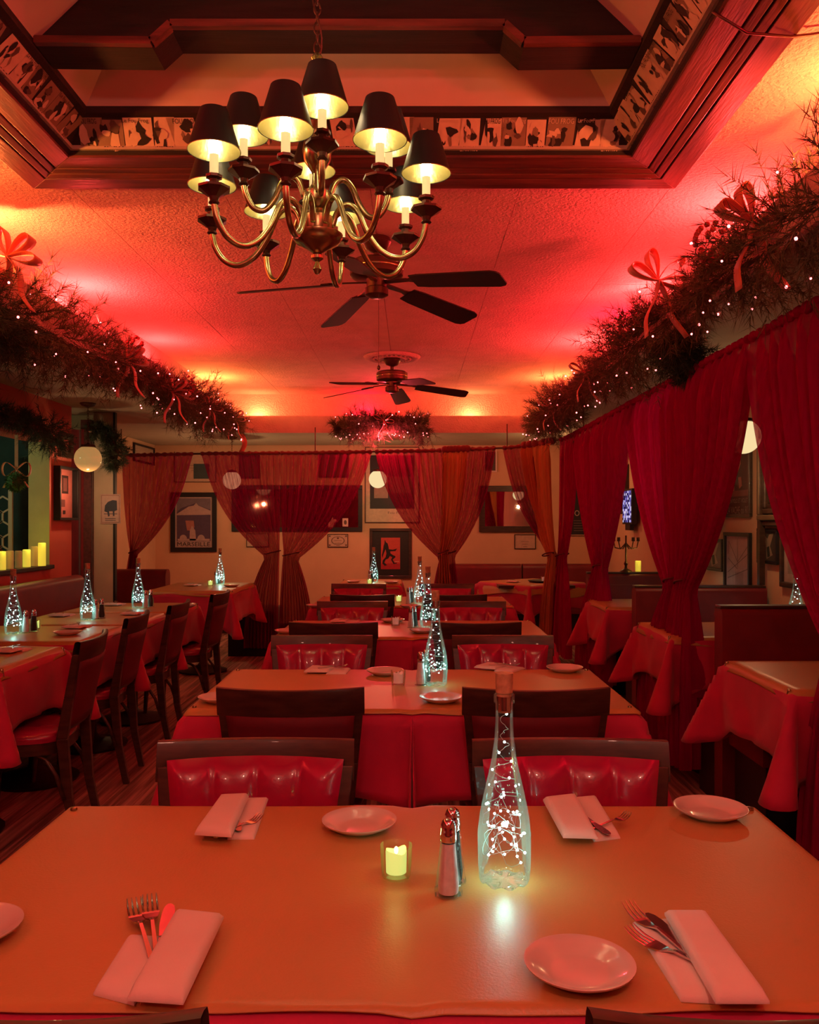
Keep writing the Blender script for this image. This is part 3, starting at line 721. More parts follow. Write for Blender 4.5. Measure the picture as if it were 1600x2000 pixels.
def make_votive(wax, nm):
    t = thing('votive_candle', nm, 'candle')
    MB().lathe([(0, .003), (.0205, .003), (.0215, 0), (.0235, .003), (.0255, .03), (.0262, .052), (.0250, .0525), (.0243, .03), (.0225, .008), (0, .007)], 28).build('glass_cup', M_cup, t, smooth=50)
    m = MB(); seg = 20; vs = []; lv = [(.0165, .008), (.0170, .030), (.0172, .040), (.0165, .0435), (.0145, .0425), (.010, .037), (0.0001, .036)]
    for i, (r, z) in enumerate(lv):
        for k in range(seg):
            a = 2*PI*k/seg; vs.append((r*math.cos(a), r*math.sin(a), z+(.003*math.sin(a*2+.6)+.0015*math.sin(3*a) if 2 <= i <= 4 else 0)))
    m.add(vs, [(i*seg+k, i*seg+(k+1) % seg, (i+1)*seg+(k+1) % seg, (i+1)*seg+k) for i in range(len(lv)-1) for k in range(seg)]+[tuple(range(seg-1, -1, -1))])
    m.build('wax', wax, t, smooth=50)
    MB().sphere((0, 0, .043), .0035, 8, 6, sc=(1, 1, 1.8)).build('flame_tip', emis('led_flame', (.95, 1, .4), 5) if wax is M_glowc else wax, t, smooth=True)
    return t
vo_l = make_votive(M_glowc, 'votive'); vo_d = make_votive(M_wax, 'votive')
def at(x, y, z=ZP): v = pz(x, y, z); return (v.x, v.y, v.z)

def fork_mesh(L_=.19):
    m = MB()
    # handle, seen from the side it arches
    hp = [(-L_*.52, .0030, .0042, .0014), (-L_*.40, .0020, .0036, .0012), (-L_*.1, .0045, .0026, .0013), (L_*.12, .0060, .0024, .0013), (L_*.18, .0030, .0042, .0012), (L_*.22, .0014, .0085, .0011), (L_*.30, .0008, .0120, .0010), (L_*.33, .0012, .0122, .0009)]
    for p, q in zip(hp, hp[1:]):
        m.hexa([(-p[2], p[0], p[1]-p[3]), (p[2], p[0], p[1]-p[3]), (q[2], q[0], q[1]-q[3]), (-q[2], q[0], q[1]-q[3]), (-p[2], p[0], p[1]+p[3]), (p[2], p[0], p[1]+p[3]), (q[2], q[0], q[1]+q[3]), (-q[2], q[0], q[1]+q[3])])
    for k in range(4):
        x = -.0102+.0068*k
        m.tube([(x, L_*.325, .0012), (x, L_*.41, .0035), (x*.97, L_*.47, .0075), (x*.93, L_*.52, .0125)], [.0018, .0016, .0013, .0006], 6, flat=.7)
    return m
def knife_mesh(L_=.21):
    m = MB(); y = [(-.5, .005, .0025), (-.3, .0045, .0025), (0, .0045, .002), (.03, .006, .0012), (.2, .0105, .0008), (.38, .0105, .0007), (.46, .008, .0006), (.5, .003, .0005)]
    for p, q in zip(y, y[1:]):
        m.hexa([(-p[1]*.7, p[0]*L_, .002-p[2]), (p[1], p[0]*L_, .002-p[2]), (q[1], q[0]*L_, .002-q[2]), (-q[1]*.7, q[0]*L_, .002-q[2]), (-p[1]*.7, p[0]*L_, .002+p[2]), (p[1], p[0]*L_, .002+p[2]), (q[1], q[0]*L_, .002+q[2]), (-q[1]*.7, q[0]*L_, .002+q[2])])
    return m
FM = fork_mesh().mesh('fork', M_steel, 40); KM = knife_mesh().mesh('knife', M_steel, 40)
def puffy(pts, z0, h, sub=5, droop=0):
    """soft quad pad between four ground points, rounded edges"""
    p = [Vector(q) for q in pts]; m = MB(); N_ = 10
    def P_(u, v): return (p[0]*(1-u)+p[1]*u)*(1-v)+(p[3]*(1-u)+p[2]*u)*v
    def T(u, v):
        q = P_(u, v); e = min(u, 1-u)*2; f = min(v, 1-v)*2; k = min(1, (e*6))**.5*min(1, (f*8))**.5
        return (q.x, q.y, z0+h*(.25+.75*k))
    def e_(t): return .5-.5*math.copysign(abs(math.cos(PI*t))**.8, math.cos(PI*t))
    m.grid(lambda u, v: T(e_(u), e_(v)), N_, N_)
    m.grid(lambda u, v: (P_(1-e_(u), e_(v)).x, P_(1-e_(u), e_(v)).y, z0), N_, N_)
    k = N_+1; per = [i for i in range(k)]+[j*k+N_ for j in range(1, k)]+[N_*k+i for i in range(N_-1, -1, -1)]+[j*k for j in range(N_-1, 0, -1)]
    def mir(i): j, q = divmod(i, k); return k*k+j*k+(N_-q)
    m.f += [(per[i], mir(per[i]), mir(per[(i+1) % len(per)]), per[(i+1) % len(per)]) for i in range(len(per))]; m.m += [0]*len(per)
    return m
def napkin(under, flap, cut, label, group='napkin rolls with cutlery'):
    """under, flap: four ground points each in photo order; cut: list of (kind, base point, tip point)"""
    U_ = [Vector(at(*q)) for q in under]; F_ = [Vector(at(*q, ZP+.008)) for q in flap]
    c_ = sum(U_+F_, Vector())/8; c_.z = ZP; t = thing('folded_napkin', label, 'napkin', c_, 0, group)
    loc = lambda q: (q.x-c_.x, q.y-c_.y, 0)
    puffy([loc(q) for q in U_], 0, .010).build('lower_fold', M_napk, t, smooth=60)
    puffy([loc(q) for q in F_], .0145, .014).build('upper_fold', M_napk, t, smooth=60)
    for i, (kd, b, e) in enumerate(cut):
        B, E = Vector(at(*b, ZP+.012)), Vector(at(*e, ZP+.012)); d = (E-B); ang = math.atan2(d.y, d.x)-PI/2
        Lf = .19 if kd == 'fork' else .21; tip = E; ctr = tip-d.normalized()*Lf*.5
        o = bpy.data.objects.new(kd, FM if kd == 'fork' else KM); COL.objects.link(o); o.location = (ctr.x, ctr.y, ZP+.0095+.0012*i); o.rotation_euler = (0, 0, ang)
        if len(cut) == 2: o.scale = (.8, .62, .8); o.location = (E-d.normalized()*Lf*.31).to_tuple()[:2]+(ZP+.0105+.002*i,)
        tag(o, {'fork': 'fork', 'knife': 'knife'}[kd]+[' in ', ' beside the first fork in ', ' in '][i]+label, kd, 'cutlery in the napkins')
        sz = (d.length if False else 1)
    return t
FK = {'fork': FM, 'knife': KM}
# front table, hand placed
napkin([(252, 1832), (345, 1838), (262, 1965), (182, 1944)], [(345, 1793), (437, 1803), (358, 1974), (248, 1966)],
       [('fork', (298, 1880), (262, 1768)), ('fork', (306, 1870), (292, 1762)), ('knife', (310, 1860), (331, 1768))], 'salmon napkin at the near left of the front table')
napkin([(1236, 1805), (1310, 1800), (1408, 1962), (1330, 1957)], [(1298, 1796), (1376, 1796), (1504, 1972), (1398, 1972)],
       [('fork', (1330, 1868), (1232, 1822)), ('fork', (1330, 1855), (1228, 1775)), ('knife', (1335, 1850), (1263, 1786))], 'salmon napkin at the near right of the front table')
napkin([(480, 1563), (524, 1562), (497, 1640), (444, 1640)], [(432, 1566), (486, 1563), (452, 1643), (380, 1638)],
       [('fork', (452, 1622), (508, 1597)), ('knife', (458, 1590), (468, 1625))], 'salmon napkin at the far left of the front table')
napkin([(1118, 1562), (1163, 1558), (1212, 1638), (1160, 1645)], [(1061, 1571), (1124, 1563), (1168, 1646), (1100, 1644)],
       [('fork', (1150, 1622), (1226, 1594)), ('knife', (1135, 1592), (1192, 1632))], 'salmon napkin at the far right of the front table')
for x, y, l in ((702, 1608, 'white plate on the front table left of the small lit candle'), (1388, 1583, 'white plate at the far right corner of the front table'),
                (1132, 1889, 'large looking white plate nearest the camera beside the front right napkin'), (-62, 1818, 'white plate cut off by the left edge of the picture')):
    place('plate', pl0, at(x, y, ZP+.01)[:2]+(ZP,), 0, l, 'plate', 'bread plates')
place('vl', vo_l, at(774, 1712), 0, 'small lit votive candle in a glass cup on the front table', 'candle', 'votive candles')
lamp('votive_light', (pz(774, 1712, ZP).x, pz(774, 1712, ZP).y, TZ+.075), (.85, 1, .25), .05, .01)
place('ss', sh_s, at(876, 1748), 0, 'glass salt shaker with chrome cap on the front table', 'shaker', 'table shakers')
place('sp', sh_p, at(884, 1722), 0, 'pepper shaker mostly hidden behind the front salt shaker', 'shaker', 'table shakers')
q = at(985, 1722); bottle(q[0], q[1], 'tall clear bottle with cork and white fairy lights on the front table', True, .30)
# smaller settings
def setting(bo, sh, vo, plates, naps, where, lit=False, p=.12):
    if bo: q = at(*bo); bottle(q[0], q[1], 'corked bottle of fairy lights on '+where, False, p)
    if sh:
        place('ss', sh_s, at(*sh), 0, 'salt shaker beside the lit bottle on '+where, 'shaker', 'table shakers')
        v = at(*sh); place('sp', sh_p, (v[0]+.02, v[1]+.05, v[2]), 0, 'pepper shaker behind the salt shaker on '+where, 'shaker', 'table shakers')
    if vo: place('vl' if lit else 'vd', vo_l if lit else vo_d, at(*vo), 0, ('lit' if lit else 'pinkish unlit')+' votive candle on '+where, 'candle', 'votive candles')
    for i, (x, y) in enumerate(plates): place('plate', pl0, at(x, y, ZP+.01)[:2]+(ZP,), 0, ('first', 'second', 'third', 'fourth', 'fifth')[i]+' white plate from the left on '+where, 'plate', 'bread plates')
    for i, (x, y, fl) in enumerate(naps): small_nap(x, y, fl, ('left', 'right', 'third')[i]+' folded napkin on '+where)
nap_c = []
def small_nap(x, y, fl, label):
    if not nap_c:
        t = thing('folded_napkin', label, 'napkin', (0, 0, 0), 0, 'napkin rolls with cutlery')
        puffy([(0, -.055, 0), (.075, -.055, 0), (.085, .055, 0), (.01, .055, 0)], 0, .008).build('lower_fold', M_napk, t, smooth=60)
        puffy([(-.085, -.055, 0), (.005, -.055, 0), (.02, .055, 0), (-.07, .055, 0)], .007, .010).build('upper_fold', M_napk, t, smooth=60)
        inst('fork', FM, t, (.02, .0, .017), (0, 0, R(-62)), (.62, .62, .62)); inst('knife', KM, t, (.02, .015, .019), (0, 0, R(-100)), (.5, .5, .5)); nap_c.append(t)
        o = t
    else: o = dup(nap_c[0], (0, 0, 0), 0)
    o.location = at(x, y); o.rotation_euler = (0, 0, fl); tag(o, label, 'napkin', 'napkin rolls with cutlery')
setting((851, 1338), (822, 1338), (778, 1338), [(430, 1364), (752, 1312), (862, 1364), (1103, 1306)], [(640, 1312, 0), (976, 1307, -.5)], 'the second centre table', p=.14)
setting((836, 1226), (803, 1226), (773, 1222), [(563, 1233), (767, 1212), (826, 1232)], [(675, 1215, 0)], 'the third centre table')
setting((820, 1179), (798, 1179), (779, 1176), [(618, 1183), (801, 1184), (938, 1187)], [], 'the rearmost centre table', True)
setting(None, None, None, [], [(22, 1272, 1.4)], 'the nearest left table')
setting((26, 1238), (50, 1236), (70, 1229), [(132, 1236)], [(150, 1226, 1.5)], 'the second left table', True)
setting((171, 1211), (186, 1209), (197, 1204), [], [(120, 1203, 1.5), (258, 1200, 1.6)], 'the third left table')
setting((270, 1187), (284, 1187), (293, 1183), [(362, 1184)], [(224, 1182, 1.5)], 'the farthest left table')
setting((430, 1141), (421, 1141), (411, 1144), [(452, 1144)], [(376, 1144, 1.4)], 'the back left corner table', True, .3)
setting((730, 1137), (722, 1138), (722, 1141), [(690, 1136), (765, 1137)], [], 'the small back table', True, .25)
setting(None, None, None, [], [(1003, 1137, 1.2)], 'the back right table')
v = at(1062, 1137)
t = tag(MB().lathe([(0, .004), (.13, .004), (.15, .018), (.153, .018), (.135, 0), (0, 0)], 28).build('serving_tray', M_black, smooth=40), 'black round tray on the back right table', 'tray'); t.location = v
place('vd', vo_d, (v[0], v[1], v[2]+.0045), 0, 'unlit votive in a glass cup on the black tray', 'candle', 'votive candles')
bottle(2.10, 4.62, 'bottle of fairy lights at the far right beside the framed building picture', False, .15)
bottle(2.02, 6.05, 'bottle of fairy lights standing in for a reflection in the glass partition', False, .15)  # extra bottle added behind the pane to imitate a reflected one

# ------------------------------------------------------------------ chandelier
def chandelier(x, y):
    t = thing('chandelier', 'antique brass twelve-arm chandelier with black paper shades', 'chandelier', (x, y, 0))
    MB().lathe([(0, 1.985), (.006, 1.987), (.012, 1.998), (.007, 2.010), (.005, 2.018), (.016, 2.026), (.016, 2.034), (.010, 2.040), (.022, 2.048), (.055, 2.066), (.066, 2.080), (.067, 2.088), (.040, 2.094),
        (.042, 2.100), (.043, 2.132), (.030, 2.140), (.022, 2.152), (.034, 2.166), (.038, 2.174), (.038, 2.196), (.024, 2.206), (.014, 2.220), (.012, 2.245), (.020, 2.258), (.034, 2.280), (.039, 2.306), (.034, 2.330),
        (.014, 2.352), (.010, 2.370), (.010, 2.540), (.016, 2.548), (.008, 2.560), (0, 2.562)], 28).build('centre_column', M_brass, t, smooth=35)
    lk = []
    z = 2.575; k = 0
    lnk = MB().tube([(.0085*math.cos(2*PI*i/12), 0, .016*math.sin(2*PI*i/12)) for i in range(13)], .0022, 6).mesh('chain_link', M_bronze, True)
    while z < 3.42:
        inst('chain_link', lnk, t, (0, 0, z), (0, 0, (k % 2)*PI/2+.3)); z += .0255; k += 1
    MB().tube([(.012*math.sin(i*.55), .012*math.cos(i*.55), 2.54+i*.02) for i in range(44)], .0025, 6).build('power_cord', M_bronze, t, smooth=True)
    MB().lathe([(.006, 3.41), (.05, 3.43), (.055, 3.45), (.055, 3.5)], 20).build('ceiling_canopy', M_brass, t, smooth=40)
    def arm(prof, name='arm'):
        m = MB(); n = 36; pts = []
        P_ = [Vector((a, 0, b)) for a, b in prof]; P_ = [P_[0]]+P_+[P_[-1]]
        for i in range(1, len(P_)-2):
            for k in range(6):
                u = k/6; p0, p1, p2, p3 = P_[i-1:i+3]
                pts.append(.5*((2*p1)+(p2-p0)*u+(2*p0-5*p1+4*p2-p3)*u*u+(3*p1-p0-3*p2+p3)*u**3))
        pts.append(P_[-1]); m.tube(pts, .0078, 10)
        return m
    def set_arm(ang, r, zb, prof):
        # prof relative to bobeche
        a = arm([(p[0], zb+p[1]) for p in prof]).build('arm', M_brass, t, smooth=True); a.rotation_euler[2] = ang
        MB().lathe([(.008, zb-.034), (.014, zb-.030), (.010, zb-.024), (.013, zb-.016), (.030, zb-.004), (.040, zb+.002), (.040, zb+.008), (.022, zb+.012), (.013, zb+.016), (.012, zb+.026), (.020, zb+.030), (.021, zb+.036), (.012, zb+.038)],
                   8, (r, 0, 0)).build('drip_pan', M_bronze, a, smooth=20)
        MB().lathe([(.0105, zb+.030), (.0105, zb+.086), (.006, zb+.088)], 14, (r, 0, 0)).build('candle_sleeve', M_candle, a, smooth=40)
        MB().lathe([(.006, zb+.086), (.0135, zb+.098), (.0145, zb+.110), (.010, zb+.128), (.004, zb+.142), (0, zb+.146)], 14, (r, 0, 0)).build('flame_bulb', M_bulb, a, smooth=True)
        h0, h1 = zb+.094, zb+.192
        s_ = MB().lathe([(.0635, h0), (.0345, h1)], 36, (r, 0, 0), cap=False).build('lamp_shade', M_shade, a, smooth=True); s_['label'] = 'black paper outside of the shade'
        g = MB().lathe([(.0620, h0+.001), (.0330, h1-.001)], 36, (r, 0, 0), cap=False).lathe([(.0635, h0), (.0642, h0+.002), (.062, h0+.001)], 36, (r, 0, 0), cap=False).build('shade_lining', M_gold, a, smooth=True); g['label'] = 'gold foil lining'
    P1 = [(.040, -.028), (.056, .012), (.082, .026), (.108, .006), (.135, -.052), (.170, -.098), (.212, -.118), (.252, -.104), (.277, -.068), (.286, -.030)]
    P2 = [(.034, -.050), (.048, -.012), (.070, .000), (.092, -.020), (.110, -.062), (.135, -.092), (.162, -.088), (.180, -.060), (.188, -.030)]
    for k in range(8):
        an = R(-8+45*k); set_arm(an, .286, 2.136, P1)
    for k in range(4):
        an = R(-80+90*k); set_arm(an, .188, 2.236, P2)
    for k in range(8):
        an = R(-8+45*k); lamp('chandelier_light', (x+.286*math.cos(an), y+.286*math.sin(an), 2.136+.152), (1, .66, .38), .8, .008)
    for k in range(4):
        an = R(-80+90*k); lamp('chandelier_light', (x+.188*math.cos(an), y+.188*math.sin(an), 2.236+.152), (1, .66, .38), .8, .008)
    return t
chandelier(-.247, 2.2)

# ------------------------------------------------------------------ ceiling fans
def fan(x, y, r, rz, label, med=False, drop=.0):
    t = thing('ceiling_fan', label, 'ceiling fan', (x, y, ZC-drop), rz, 'ceiling fans')
    MB().lathe([(.065, 0), (.070, -.02), (.050, -.055), (.024, -.065), (.014, -.07), (.014, -.11)], 24).build('canopy', M_bronze, t, smooth=40)
    MB().lathe([(.03, -.105), (.115, -.112), (.128, -.122), (.128, -.180), (.115, -.190), (.05, -.196), (.048, -.235), (.056, -.24), (.056, -.272), (.03, -.285), (0, -.287)], 32).build('motor_housing', M_bronze, t, smooth=35)
    MB().lathe([(.129, -.145), (.132, -.15), (.129, -.155)], 32, cap=False).build('trim_band', M_brass, t, smooth=True)
    bl = MB(); out = [(.20, -.052), (.26, -.060), (r-.04, -.072), (r-.012, -.062), (r, -.045), (r, .045), (r-.012, .062), (r-.04, .072), (.26, .060), (.20, .052)]
    q = len(out); bl.add([(a, b, -.003-.0*a) for a, b in out]+[(a, b, .003) for a, b in out], [tuple(range(q)), tuple(range(2*q-1, q-1, -1))]+[(i, (i+1) % q, q+(i+1) % q, q+i) for i in range(q)])
    bm_ = bl.mesh('blade', M_fan); iron = MB().bar((.05, 0, .0), (.17, 0, .006), .030, .008, w2=.022).bar((.17, 0, .005), (.27, 0, .006), .022, .006, w2=.075)
    for s_ in (-1, 1): iron.tube([(.20, s_*.012, .006), (.235, s_*.045, .006), (.265, s_*.030, .006)], .005, 6)
    im = iron.mesh('blade_iron', M_bronze)
    for k in range(5):
        b = inst('blade', bm_, t, (0, 0, -.208), (R(13), 0, 0)); b.rotation_euler = (Matrix.Rotation(2*PI*k/5, 4, 'Z') @ Matrix.Rotation(R(6.5), 4, 'Y') @ Matrix.Rotation(R(-13), 4, 'X')).to_euler()
        inst('blade_iron', im, b)
    MB().tube([(.03, -.03, -.27), (.03, -.03, -.62 if not med else -.45)], .0012, 5).lathe([(.0, -.64), (.008, -.632), (.008, -.622), (.002, -.615)], 10, (.03, -.03, 0.17 if med else 0)).build('pull_chain', M_bronze, t)
    return t
fan(-.17, 4.05, .66, R(-29), 'large dark five-blade ceiling fan just behind the chandelier')
fan(-.165, 6.95, .64, R(10), 'smaller dark ceiling fan farther away under the white ceiling rose', True, .012)
m = MB().lathe([(.0, -.014), (.09, -.014), (.11, -.024), (.13, -.012), (.17, -.010), (.19, -.022), (.22, -.020), (.235, 0)], 48)
for k in range(24):
    a = 2*PI*k/24; m.sphere((.15*math.cos(a), .15*math.sin(a), -.012), .013, 6, 4)
t = tag(m.build('ceiling_medallion', M_ceil, smooth=50), 'round ornamental plaster ceiling rose above the farther fan', 'ceiling rose'); t.location = (-.165, 6.95, ZC)

# ------------------------------------------------------------------ globe pendants
def globe(x, y, z, r, label, mt=M_globe, p=1.4, col=(1, .55, .25)):
    t = thing('globe_pendant', label, 'lamp', (x, y, z), 0, 'globe pendant lamps')
    MB().sphere((0, 0, 0), r, 32, 20).build('glass_globe', mt, t, smooth=True)
    MB().lathe([(r*.52, r*.86), (r*.55, r*.90), (r*.5, r*1.06), (r*.15, r*1.12), (.006, r*1.2)], 24).build('fitter_cap', M_bronze, t, smooth=40)
    h = ZS-z; lk = MB(); k = 0; zz = r*1.2+.01
    while zz < h-.03: lk.tube([(.007*math.cos(2*PI*i/8)*(1 if k % 2 else 0), .007*math.cos(2*PI*i/8)*(0 if k % 2 else 1), zz+.013*math.sin(2*PI*i/8)) for i in range(9)], .0018, 4); zz += .021; k += 1
    lk.build('chain', M_bronze, t)
    MB().lathe([(.006, h-.035), (.05, h-.02), (.062, h-.006), (.062, h)], 24).build('canopy', M_bronze, t, smooth=40)
    lamp('warm_light', (x, y, z-r-.12), col, p, .02)
v = px(172, 896, 6.6); globe(v.x, v.y, v.z, .103, 'dim amber globe pendant in front of the maroon drape at the left', M_globeL, 3.5)
v = px(453, 938, 9.2); globe(v.x, v.y, v.z, .098, 'white globe pendant behind the sheer curtain left of centre', M_globe, 9)
v = px(738, 936, 9.3); globe(v.x, v.y, v.z, .098, 'white globe pendant above the red poster at the back', M_globe, 9)
v = px(1452, 853, 4.95); globe(v.x, v.y, v.z, .100, 'globe pendant seen between the two big curtains on the right', M_globe, 6)
lamp('warm_light', (1.5, 8.9, 1.9), (1, .5, .2), 7, .05)  # lone point light in the back right corner, no globe around it
lamp('bar_light', (-3.5, 5.6, 1.9), (.75, 1, .55), 5, .05)

# ------------------------------------------------------------------ garlands
def garland(name, pts, rad, label, n_twig=260, n_bulb=60, mtl=M_green, bows=(), berries=(), lenf=1.0, seed=1, needles=46, cat='garland'):
    rn = np.random.RandomState(seed)
    pts = [Vector(p) for p in pts]; org = pts[0].copy(); t = thing(name, label, cat, org)
    seg = [(pts[i+1]-pts[i]).length for i in range(len(pts)-1)]; tot = sum(seg)
    def P_(s_):
        for i, L_ in enumerate(seg):
            if s_ <= L_ or i == len(seg)-1: return pts[i].lerp(pts[i+1], min(1, s_/L_)), (pts[i+1]-pts[i]).normalized(), i+min(1, s_/L_)
            s_ -= L_
    V = []; F = []
    for k in range(n_twig):
        p, d, fi = P_(tot*(k+rn.rand())/n_twig)
        rr = rad*(.8+.35*math.sin(fi*2.7+seed)+.15*rn.randn())
        o = Vector(rn.randn(3)); o -= d*o.dot(d)*.6; o.normalize()
        b0 = np.array(p-org)+np.array(o)*rr*.15; L_ = rr*(.75+.35*rn.rand())
        end = b0+np.array(o)*L_+np.array((0, 0, -.02)); ax = (end-b0)
        nd = needles; tt_ = rn.rand(nd)
        base = b0+ax*tt_[:, None]; dr = rn.randn(nd, 3); dr /= np.linalg.norm(dr, axis=1)[:, None]
        dr = dr*.8+ax/np.linalg.norm(ax)*.75; dr /= np.linalg.norm(dr, axis=1)[:, None]
        ln = (.045+.03*rn.rand(nd))*lenf*(1.6 if k % 5 == 0 else 1); tip = base+dr*ln[:, None]
        sd = np.cross(dr, rn.randn(nd, 3)); sd /= np.linalg.norm(sd, axis=1)[:, None]; sd *= .0013 if k % 5 == 0 else .0019
        i0 = len(V); 
        V.extend(np.stack([base-sd, base+sd, tip], 1).reshape(-1, 3).tolist()); F.extend([(i0+3*j, i0+3*j+1, i0+3*j+2) for j in range(nd)])
        w_ = np.cross(ax, (.3, .5, .8)); w_ = w_/np.linalg.norm(w_)*.003; i0 = len(V); V.extend([(b0-w_).tolist(), (b0+w_).tolist(), end.tolist()]); F.append((i0, i0+1, i0+2))
    me = bpy.data.meshes.new('foliage'); me.from_pydata(V, [], F); me.materials.append(mtl)
    o = bpy.data.objects.new('foliage', me); COL.objects.link(o); o.parent = t; o['kind'] = 'stuff'
    MB().tube([p-org+Vector((0, 0, -.03)) for p in pts], .012, 6).build('stem', M_bronze, t)
    if n_bulb:
        bm_ = MB().sphere((0, 0, 0), .0042, 6, 4).mesh('mini_light', M_mini, True)
        for k in range(n_bulb):
            p, d, fi = P_(tot*(k+rn.rand())/n_bulb); a = rn.rand()*2*PI
            o = Vector((rn.randn()*.6, -abs(rn.randn())*.6 if False else rn.randn()*.4, rn.randn()*.6-.25)); o -= d*o.dot(d); o.normalize()
            inst('mini_light', bm_, t, p-org+o*rad*(.55+.4*rn.rand()), sc=(1+.5*rn.rand(),)*3)
    for fb in berries:
        p, d, fi = P_(tot*fb[0]); m = MB(); c_ = p-org+Vector(fb[1])
        for k in range(34):
            q = Vector(rn.randn(3)); q.normalize(); m.sphere(c_+Vector((q.x*.05, q.y*.05, q.z*.07))*fb[2], .011*fb[2], 7, 5)
        m.build('berry_cluster', M_berry, t, smooth=True)
    for fb in bows:
        p, d, fi = P_(tot*fb[0]); c_ = p-org+Vector(fb[1]); S_ = fb[2]; m = MB()
        for s_, tilt in ((-1, .5), (1, .7), (-1, 1.3), (1, -.1)):
            def lp(u, v, s_=s_, tilt=tilt):
                a = u*2*PI; r_ = .11*S_*math.sin(a/2)**1.2; an = tilt+.35*math.cos(a/2)
                return c_+Vector((s_*r_*math.cos(an), (v-.5)*.05*S_*(.4+math.sin(a/2)), r_*math.sin(an)))
            m.grid(lp, 14, 3)
        for s_, dx in ((-1, .05), (1, .09)):
            m.grid(lambda u, v, s_=s_, dx=dx: c_+Vector((s_*dx*u*S_+.012*math.sin(u*7), (v-.5)*.05*S_+.02*math.sin(u*5), -.20*u*S_)), 10, 3)
        solid(m.build('bow', M_ribbon if mtl is M_green else M_cribb, t, smooth=True, fix=False), .0015)
    return t
garland('garland', [(-1.80, 2.0, 2.30), (-1.80, 3.0, 2.285), (-1.79, 4.0, 2.285), (-1.78, 5.2, 2.295), (-1.77, 6.4, 2.305), (-1.76, 7.4, 2.295), (-1.74, 8.45, 2.32)], .21, 'long lit pine garland with red bows along the left edge of the raised ceiling', 1150, 110,
        bows=[(.27, (.05, -.1, .20), 1.2), (.47, (.1, -.05, .0), 1.1), (.62, (.1, -.1, -.05), 1.1), (.78, (.1, -.1, -.02), 1.0), (.93, (.08, -.1, 0), 1.0)], berries=[(.22, (.10, -.1, .06), 1.4), (.50, (.1, -.1, .1), 1), (.68, (.1, -.1, .05), 1)], seed=2)
garland('garland', [(1.27, 1.9, 2.315), (1.26, 2.6, 2.315), (1.24, 3.5, 2.335), (1.23, 4.3, 2.335), (1.24, 5.3, 2.315), (1.24, 6.6, 2.315), (1.24, 7.6, 2.295), (1.23, 8.45, 2.31)], .21, 'long lit pine garland with red bows along the right edge of the raised ceiling', 1150, 110,
        bows=[(.17, (-.08, -.1, .05), 1.2), (.31, (-.12, -.1, .10), 1.3), (.58, (-.1, -.1, .02), 1.0), (.80, (-.1, -.1, .0), 1.0)], berries=[(.22, (-.1, -.1, .08), 1.1), (.40, (-.1, -.1, .05), 1)], seed=5)
garland('garland_bunch', [(1.28, 4.15, 2.27), (1.36, 4.22, 2.18), (1.40, 4.28, 2.08)], .12, 'dark unlit pine bunch drooping below the right garland', 190, 0, mtl=M_dgreen, seed=6, lenf=.8)
garland('garland_bunch', [(-1.72, 3.2, 2.22), (-1.74, 3.5, 2.16), (-1.76, 3.8, 2.14)], .14, 'dark unlit pine bunch drooping below the near end of the left garland', 200, 0, mtl=M_dgreen, seed=8, lenf=.8)
garland('garland_swag', [(-.80, 8.62, 2.31), (-.55, 8.6, 2.33), (-.30, 8.58, 2.36), (-.02, 8.6, 2.34), (.18, 8.62, 2.31)], .155, 'short lit pine swag with a centre bow on the far ceiling edge', 380, 60, bows=[(.52, (0, -.12, .0), 1.0)], seed=11)
garland('garland', [(-2.60, 4.6, 2.06), (-2.60, 5.4, 2.03), (-2.62, 6.0, 2.02), (-2.66, 6.35, 1.94)], .13, 'dark unlit pine garland above the wall opening with candles at the left', 300, 0, mtl=M_dgreen, seed=14, lenf=.8)
garland('garland_bunch', [(-2.66, 6.95, 2.12), (-2.50, 7.0, 2.10), (-2.44, 7.0, 1.94), (-2.48, 7.0, 1.80)], .10, 'dark pine bunch hanging at the top of the white pillar', 200, 0, mtl=M_dgreen, seed=15, lenf=.8)
m = MB().grid(lambda u, v: (-1.70+.03*math.sin(u*4)+(v-.5)*.05, 8.4+.03*math.sin(u*3), 2.22-.22*u), 10, 2)
tag(solid(m.build('ribbon', M_ribbon, smooth=True, fix=False), .0015), 'loose red ribbon end hanging from the far end of the left garland', 'ribbon')
v = px(18, 830, 5.9)
t = thing('kissing_ball', 'green ball ornament on a cream ribbon hanging in the wall opening', 'ornament', (v.x+.05, v.y, 0))
MB().bx(-.012, .012, -.001, .001, 1.72, 2.1).build('ribbon_loop', M_cribb, t)
m = MB()
for s_ in (-1, 1):
    m.grid(lambda u, v, s_=s_: (s_*.10*math.sin(u*PI)**.8*math.cos(.5*math.cos(u*PI)), (v-.5)*.03, 1.71+.05*math.sin(2*PI*u)), 12, 2)
    m.grid(lambda u, v, s_=s_: (s_*.09*u, (v-.5)*.03+.01*math.sin(u*6), 1.71-.13*u), 8, 2)
solid(m.build('bow', M_cribb, t, smooth=True, fix=False), .001)
m = MB(); rn = random.Random(3)
for k in range(400):
    q = Vector((rn.gauss(0, 1), rn.gauss(0, 1), rn.gauss(0, 1))).normalized(); u = q.cross(Vector((rn.random(), rn.random(), 1))).normalized()*.010
    c_ = Vector((0, 0, 1.62)); m.poly([c_+q*.05-u, c_+q*.05+u, c_+q*.082])
m.sphere((0, 0, 1.62), .062, 12, 8); m.build('moss_ball', mat('moss', (.06, .20, .05), .8), t, fix=False)

